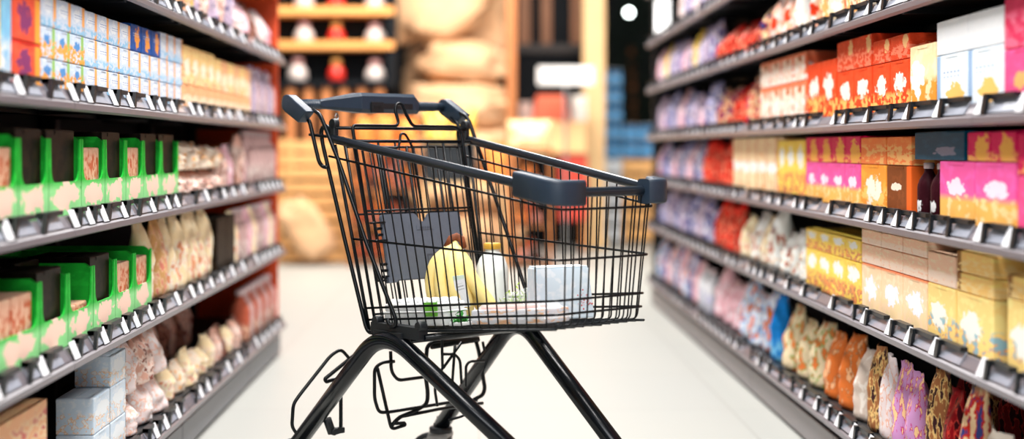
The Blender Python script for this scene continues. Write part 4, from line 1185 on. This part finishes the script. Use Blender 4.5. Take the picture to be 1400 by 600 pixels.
def stand(x0, x1, Y, levels, colname, label, seed):
    """open wooden stand: boards with a low lip carrying fruit"""
    a, b = X_(x0, Y), X_(x1, Y); d = .30
    t = thing('produce_stand', label, 'stand', ((a + b) / 2, Y, 0))
    w = b - a; top = Z_(levels[-1], Y)
    for sx in (-1, 1):
        for sy in (-1, 1):
            bm = NB(); box(bm, (sx * (w / 2 - .012), sy * (d / 2 - .012), top / 2), (.024, .024, top), .002, 1); obj('leg', bm, M_woodd, t)
    for li, yy in enumerate(levels):
        z = Z_(yy, Y)
        bm = NB(); box(bm, (0, 0, z - .009), (w - .05, d - .0, .018), .002, 1); obj('board', bm, M_woodd, t)
        if li < len(levels) - 1:
            bm = NB(); box(bm, (0, -d / 2 + .008, z + .012), (w - .052, .012, .024), .002, 1); obj('lip', bm, M_dark, t)
            fruits(x0 + 5, x1 - 5, z, Y, 3 if (Z_(levels[li + 1], Y) - z) > .31 else 2, '%s board of stand %s' % (['lowest', 'second', 'third', 'fourth'][li], colname), seed + li)
    return t
stand(478, 576, 12.0, [352, 306, 258, 202], 'by slumped sack', 'brown wooden produce stand full of rusty fruit beside the slumped burlap sack', 3)
stand(694, 754, 11.8, [356, 306, 256, 202], 'below peach bag', 'narrow brown produce stand of rusty fruit seen through the front of the trolley', 9)
# black bin bridging the two stands on a plank
bm = NB()
a, b = X_(577.5, 12.0), X_(692, 12.0)
pl = thing('plank_table', 'pale plank table carrying the black bin between the produce stands', 'table', ((a + b) / 2, 12.0, 0))
bm = NB(); box(bm, (0, 0, Z_(249, 12) - .012), (b - a, .34, .024), .003, 1); obj('table_top', bm, M_pale, pl)
for sx in (-1, 1):
    for sy in (-1, 1):
        bm = NB(); box(bm, (sx * ((b - a) / 2 - .02), sy * .14, (Z_(249, 12) - .024) / 2), (.03, .03, Z_(249, 12) - .024), .002, 1); obj('leg', bm, M_pale, pl)
def bin_(x0, x1, y0, y1, Y, d, m, label):
    a, b, c, e = X_(x0, Y), X_(x1, Y), Z_(y1, Y), Z_(y0, Y)
    t = thing('storage_bin', label, 'bin', ((a + b) / 2, Y, c + .001)); w, h = b - a, e - c; bm = NB()
    for sx in (-1, 1): box(bm, (sx * (w / 2 - .006), 0, h / 2), (.012, d, h), .003, 1)
    for sy in (-1, 1):
        box(bm, (0, sy * (d / 2 - .006), h / 2), (w - .024, .012, h), .003, 1)
    box(bm, (0, 0, .008), (w - .02, d - .02, .014)); obj('bin_body', bm, m, t)
    bm = NB()
    for sy in (-1, 1): box(bm, (0, sy * (d / 2 + .004), h - .012), (w + .02, .014, .024), .003, 1)
    for sx in (-1, 1): box(bm, (sx * (w / 2 + .004), 0, h - .012), (.014, d - .01, .024), .003, 1)
    obj('rim', bm, m, t)
bin_(580, 652, 196, 249, 12.0, .30, mat('bin_black', (8, 20, 28), .5), 'black plastic bin on the plank table, seen through the trolley seat')
# orange and yellow bags above the stands
def bagthing(px, base, w, h, Y, key, seed, label, z=None):
    m = D[key][0]; me = pouch_mesh(round(w * Y / FPX, 2), round(h * Y / FPX, 2), .14, m, key, seed)
    o = bpy.data.objects.new('netted_bag', me); COL.objects.link(o); o.location = (X_(px, Y), Y - .07, z if z is not None else Z_(base, Y) + .001); tag(o, label, 'bag', 'bags lying above the produce stands'); return o
design('orangenet', 'orange', 'pouch', base=(250, 128, 50), pic=(255, 190, 110), pic2=(226, 90, 50), pz=.95, pn=.5)
design('yellownet', 'yellow', 'pouch', base=(255, 196, 60), pic=(255, 226, 140), pz=.95, pn=.5)
design('redsack', 'red', 'pouch', base=(226, 60, 44), pic=(250, 120, 80), pz=.95, pn=.55)
design('peachsack', 'peach', 'pouch', base=(250, 200, 140), pic=(255, 230, 186), pz=.95, pn=.5)
for i, px in enumerate((498, 528, 558)): bagthing(px, 202, 28, 40 + 5 * (i % 2), 12.0, 'orangenet', i, 'orange bag on the produce stand beside the crates, %s along' % ORD[i])
zb = Z_(196, 12) + .002
bl = NB()
for i, (px, w, k_) in enumerate(((596, 34, 'yellownet'), (633, 34, 'yellownet'))): bagthing(px, 0, w, 46, 12.0, k_, i, 'yellow bag on the black bin, %s' % ['nearer the orange bags', 'nearer the timber post'][i], z=zb)
t_ = NB(); box(t_, ((X_(580, 12) + X_(652, 12)) / 2, 12.0, zb - .001 + .006), (X_(655, 12) - X_(577, 12), .32, .012), .003, 1)
tag(obj('bin_cover', t_, mat('bin_black', (8, 20, 28), .5)), 'flat dark cover closing the black bin under the yellow bags', 'lid')
for o in COL.objects:
    if o.name.startswith('netted_bag') and 'yellow' in o['label']: o.location.z += .014
bagthing(676, 202, 36, 52, 12.25, 'orangenet', 2, 'orange bag wedged behind the plank table beside the timber post', z=Z_(249, 12) + .001).location.y = 12.09
bagthing(724, 202, 62, 36, 11.8, 'peachsack', 1, 'wide peach coloured bag on the narrow produce stand')
# timber post and the panelled booth
def post(x0, x1, Y, d, m, label, ytop=-120):
    a, b = X_(x0, Y), X_(x1, Y); bm = NB(); zt = Z_(ytop, Y)
    box(bm, ((a + b) / 2, 0, zt / 2), (b - a, d, zt), .006, 2); box(bm, ((a + b) / 2, 0, .05), (b - a + .03, d + .03, .1), .006, 1)
    o = obj('timber_post', bm, m, None, (0, Y, 0)); tag(o, label, 'post')
post(692.5, 705.5, 12.9, .09, M_woodd, 'slim brown timber post beside the heap of burlap sacks')
post(797, 826, 14.2, .18, M_pale, 'broad pale timber post beside the blue bottle packs')
Yb = 14.6
pn = thing('booth_panel', 'dark panelled booth wall with brown upright boards between the timber posts', 'panel', (X_(750, Yb), Yb, 0))
def ppart(name, lst, Y, d, m):
    for (x0, x1, y0, y1) in lst:
        bm = NB(); pbox(bm, x0, x1, y0, y1, Y, d); part(name, bm, m, pn)
ppart('back_panel', [(700, 800, -110, 334.5)], Yb + .06, .04, M_dark)
ppart('upright_board', [(709, 725, -110, 60), (740, 754, -110, 60), (781, 796, -110, 60)], Yb, .05, mat('dusky_wood', (128, 84, 54), .6, var=.2, scale=6))
ppart('cross_beam', [(704, 797, 60, 72), (704, 797, 190, 204)], Yb, .05, mat('dark_beam', (40, 34, 32), .6))
# white sign on its pole, boxes round it
Yg = 13.2
sg_ = thing('sign_board', 'blank white sign board on a pole before the dark booth', 'sign', (X_(773, Yg), Yg, 0))
bm = NB(); pbox(bm, 735, 812, 91, 116, Yg, .03, .006); part('board', bm, mat('sign_white', (246, 246, 244), .5), sg_)
bm = NB(); pbox(bm, 771, 775, 116, 348, Yg + .03, .02, .003); part('pole', bm, M_steel, sg_)
bm = NB(); box(bm, (X_(773, Yg), Yg + .04, .008), (.3, .2, .016), .003, 1); part('foot', bm, M_steel, sg_)
def stack_box(name, label, cat, x0, x1, y0, y1, Y, d, m, taper=0, z0=None):
    a, b, c, e = X_(x0, Y), X_(x1, Y), Z_(y1, Y), Z_(y0, Y)
    if z0 is not None: c = z0
    bm = NB(); vs = box(bm, ((a + b) / 2, 0, (e - c) / 2), (b - a, d, e - c), .008, 2)
    if taper:
        for v in bm.verts:
            if v.co.z > (e - c) * .6: v.co.x = (a + b) / 2 + (v.co.x - (a + b) / 2) * (1 - taper)
    box(bm, ((a + b) / 2, -d / 2 - .001, (e - c) * .5), ((b - a) * .7, .004, (e - c) * .04))
    o = obj(name, bm, m, None, (0, Y, c)); tag(o, label, cat)
    return o
Yk = 13.75
zt = Z_(205, Yk)
tb = thing('display_table', 'red-fronted display table of boxes behind the front corner of the trolley', 'table', (X_(765, Yk), Yk, 0))
bm = NB(); a, b = X_(709, Yk), X_(801, Yk)
box(bm, ((a + b) / 2, Yk, zt - .015), (b - a, .42, .03), .004, 1); part('table_top', bm, M_pale, tb)
bm = NB(); a2 = X_(763, Yk); box(bm, ((a2 + b) / 2, Yk - .16, (zt - .03) / 2 + .14), (b - a2, .03, zt - .31), .004, 1); part('front_panel', bm, mat('vivid_red', (206, 70, 52), .5, var=.1), tb)
for xx in (a + .03, b - .03):
    for yy in (-.12, .17):
        bm = NB(); box(bm, (xx, Yk + yy, (zt - .03) / 2), (.04, .04, zt - .03), .004, 1); part('leg', bm, M_woodd, tb)
stack_box('peach_carton', 'peach carton at the bottom of the pile on the red-fronted table', 'carton', 742, 799, 166, 205, Yk - .02, .30, mat('peach_card', (250, 196, 140), .6, var=.08), z0=zt + .001)
z1 = Z_(166, Yk - .02) + .001
stack_box('red_carton', 'orange-red carton with sloping sides below the white sign', 'carton', 727, 779, 131, 166, Yk - .02, .28, mat('orange_red_card', (244, 116, 84), .6, var=.08), .25, z0=z1)
stack_box('white_carton', 'white carton beside the orange-red carton below the sign', 'carton', 782, 801, 131, 166, Yk - .02, .26, mat('white_card', (236, 232, 224), .6, var=.05), z0=z1)
stack_box('grey_carton', 'pinkish grey carton beside the slim brown timber post', 'carton', 710, 727, 140, 205, Yk - .02, .26, mat('rosy_grey_card', (206, 176, 166), .6, var=.1), z0=zt + .001)
# blue packs of bottled water on a slatted pallet crate
def water(px, base, w, h, Y, label):
    a = w * Y / FPX; hh = h * Y / FPX
    t = thing('water_pack', label, 'water bottles', (X_(px, Y), Y, Z_(base, Y) + .001), 0, 'blue packs of bottled water at the far end')
    n = 4; r = a / n / 2
    for i in range(n):
        bm = NB(); lathe(bm, [(r * .85, 0), (r * .97, .01), (r * .97, hh * .62), (r * .45, hh * .86), (r * .4, hh * .9)], 12)
        q = obj('bottle', bm, mat('blue_bottle', (60, 146, 206), .25, var=.3, scale=6), t, (-a / 2 + r + i * 2 * r, 0, 0))
        bm = NB(); lathe(bm, [(r * .42, hh * .87), (r * .42, hh * .97), (r * .36, hh * .985)], 10); obj('cap', bm, mat('white_cap', (226, 232, 240), .4), q)
    bm = NB(); box(bm, (0, 0, hh * .35), (a * 1.0, r * 2.06, hh * .3), .01, 2); obj('wrap_band', bm, mat('blue_wrap', (110, 170, 216), .3, var=.3, scale=12), t)
Yw = 15.0
ptop = 216
crate('slatted_pallet_box', 'pale slatted box carrying the low stack of blue water packs', 852, 893, ptop, 202.5 + CH * FPX / Yw, Yw - .2, .4, 5, M_wood2)
crate('slatted_pallet_box', 'pale slatted box carrying the tall stack of blue water packs', 827, 850, ptop, 202.5 + CH * FPX / (Yw), Yw - .2, .4, 5, mat('white_slats', (214, 220, 226), .6))
for k in range(5): water(838.5, ptop - k * 24.5, 23, 24, Yw, '%s blue water pack of the tall stack beside the broad timber post' % (['lowest', 'second', 'third', 'fourth', 'topmost'][k]))
for k in range(2):
    for j in range(2): water(862 + j * 21.5, ptop - k * 23.5, 20, 23, Yw, '%s blue water pack %s on the low stack' % (['lower', 'upper'][k], ['nearer the tall stack', 'nearer the shelf rack'][j]))
# dark evergreen behind the water
tr = thing('potted_tree', 'dark evergreen tree in a pot behind the blue water packs', 'tree', (X_(866, 19), 19.0, 0))
bm = NB(); lathe(bm, [(.16, 0), (.20, .02), (.24, .36), (.25, .38), (.22, .38)], 24); obj('pot', bm, M_dark, tr)
bm = NB(); tube(bm, [(0, 0, .3), (.02, 0, 1.0), (-.02, .02, 2.2)], .04, 8); obj('trunk', bm, M_woodd, tr)
rnd = random.Random(2); bm = NB()
for _ in range(2600):
    z = rnd.uniform(.9, 2.9); rr = .42 * math.sin(math.pi * min(1, (z - .8) / 2.2)) ** .6; an = rnd.uniform(0, 6.283); q = rnd.random() ** .5 * rr
    c = Vector((q * math.cos(an), q * math.sin(an), z)); d_ = Vector((rnd.uniform(-1, 1), rnd.uniform(-1, 1), rnd.uniform(-1, .6))).normalized(); s_ = d_.orthogonal().normalized()
    vs = [bm.verts.new(c - d_ * .04), bm.verts.new(c + s_ * .018), bm.verts.new(c + d_ * .045), bm.verts.new(c - s_ * .018)]; bm.faces.new(vs)
obj('foliage', bm, mat('deep_green', (14, 34, 20), .7, var=.5, scale=5), tr)
# globe lamp on its cord, light box on the rack
lt = thing('pendant_lamp', 'small glowing globe lamp hanging in the dark beyond the aisle', 'lamp', (X_(860, 13), 13.0, Z_(17, 13)))
me_, nt_, b_ = _bsdf('lamp_glow'); b_.inputs['Emission Color'].default_value = (.9, 1, .96, 1); b_.inputs['Emission Strength'].default_value = 14
bm = NB(); bmesh.ops.create_uvsphere(bm, u_segments=24, v_segments=16, radius=.032)
for f in bm.faces: f.smooth = True
obj('globe', bm, me_, lt)
bm = NB(); lathe(bm, [(.014, .030), (.014, .05), (.005, .055)], 12); tube(bm, [(0, 0, .07), (0, 0, 2.4)], .003, 6); obj('cord', bm, M_dark, lt)
mb_, nt_, b_ = _bsdf('light_box_glow'); b_.inputs['Emission Color'].default_value = (1, 1, .98, 1); b_.inputs['Emission Strength'].default_value = 2.2
lb = thing('light_box', 'glowing white light box on the far end of the right rack, above the top packets', 'lamp', (XR + .062, 8.98, HR[5] + .024))
bm = NB(); box(bm, (0, 0, .12), (.075, .12, .23), .006, 2); obj('diffuser', bm, mb_, lb)
bm = NB(); box(bm, (0, 0, .0035), (.085, .13, .006), .001, 1); box(bm, (0, .066, .12), (.075, .01, .23)); obj('casing', bm, M_dark, lb)
# ================================================================ LIGHT
def area(name, loc, sx, sy, e, col=(1, 1, 1), rot=(0, 0, 0)):
    l = bpy.data.lights.new(name, 'AREA'); l.shape = 'RECTANGLE'; l.size = sx; l.size_y = sy; l.energy = e; l.color = col
    o = bpy.data.objects.new(name, l); COL.objects.link(o); o.location = loc; o.rotation_euler = rot; return o
for y in (1.0, 3.6, 6.2, 8.8): area('ceiling_lamp', (0, y, 3.4), .9, 1.8, 128, (1, .97, .95))
for x in (-1.6, 0, 1.6): area('ceiling_lamp', (x, 11.0, 3.6), 1.0, 1.0, 115, (1, .93, .86), (R(30), 0, 0))
area('ceiling_lamp', (0, -1.5, 2.6), 2.4, 1.2, 70, (.95, .97, 1), (R(55), 0, 0))
w = bpy.data.worlds.new('World'); S.world = w; w.use_nodes = True
w.node_tree.nodes['Background'].inputs[0].default_value = (.9, .95, 1, 1); w.node_tree.nodes['Background'].inputs[1].default_value = .27

cam = bpy.data.cameras.new('camera'); co = bpy.data.objects.new('camera', cam); COL.objects.link(co)
co.location = (0, 0, CH); co.rotation_euler = (R(90), 0, 0)
cam.sensor_width = 36; cam.lens = FPX / 1400 * 36
cam.shift_x = (700 - XH) / 1400; cam.shift_y = -(300 - YH) / 1400
cam.dof.use_dof = True; cam.dof.focus_distance = 3.75; cam.dof.aperture_fstop = cam.lens / 42.0
cam.clip_start = .05
S.camera = co
S.view_settings.view_transform = 'Standard'; S.view_settings.look = 'None'; S.view_settings.gamma = 1; S.view_settings.use_curve_mapping = False
S.view_settings.exposure = 0
S.cycles.use_denoising = True
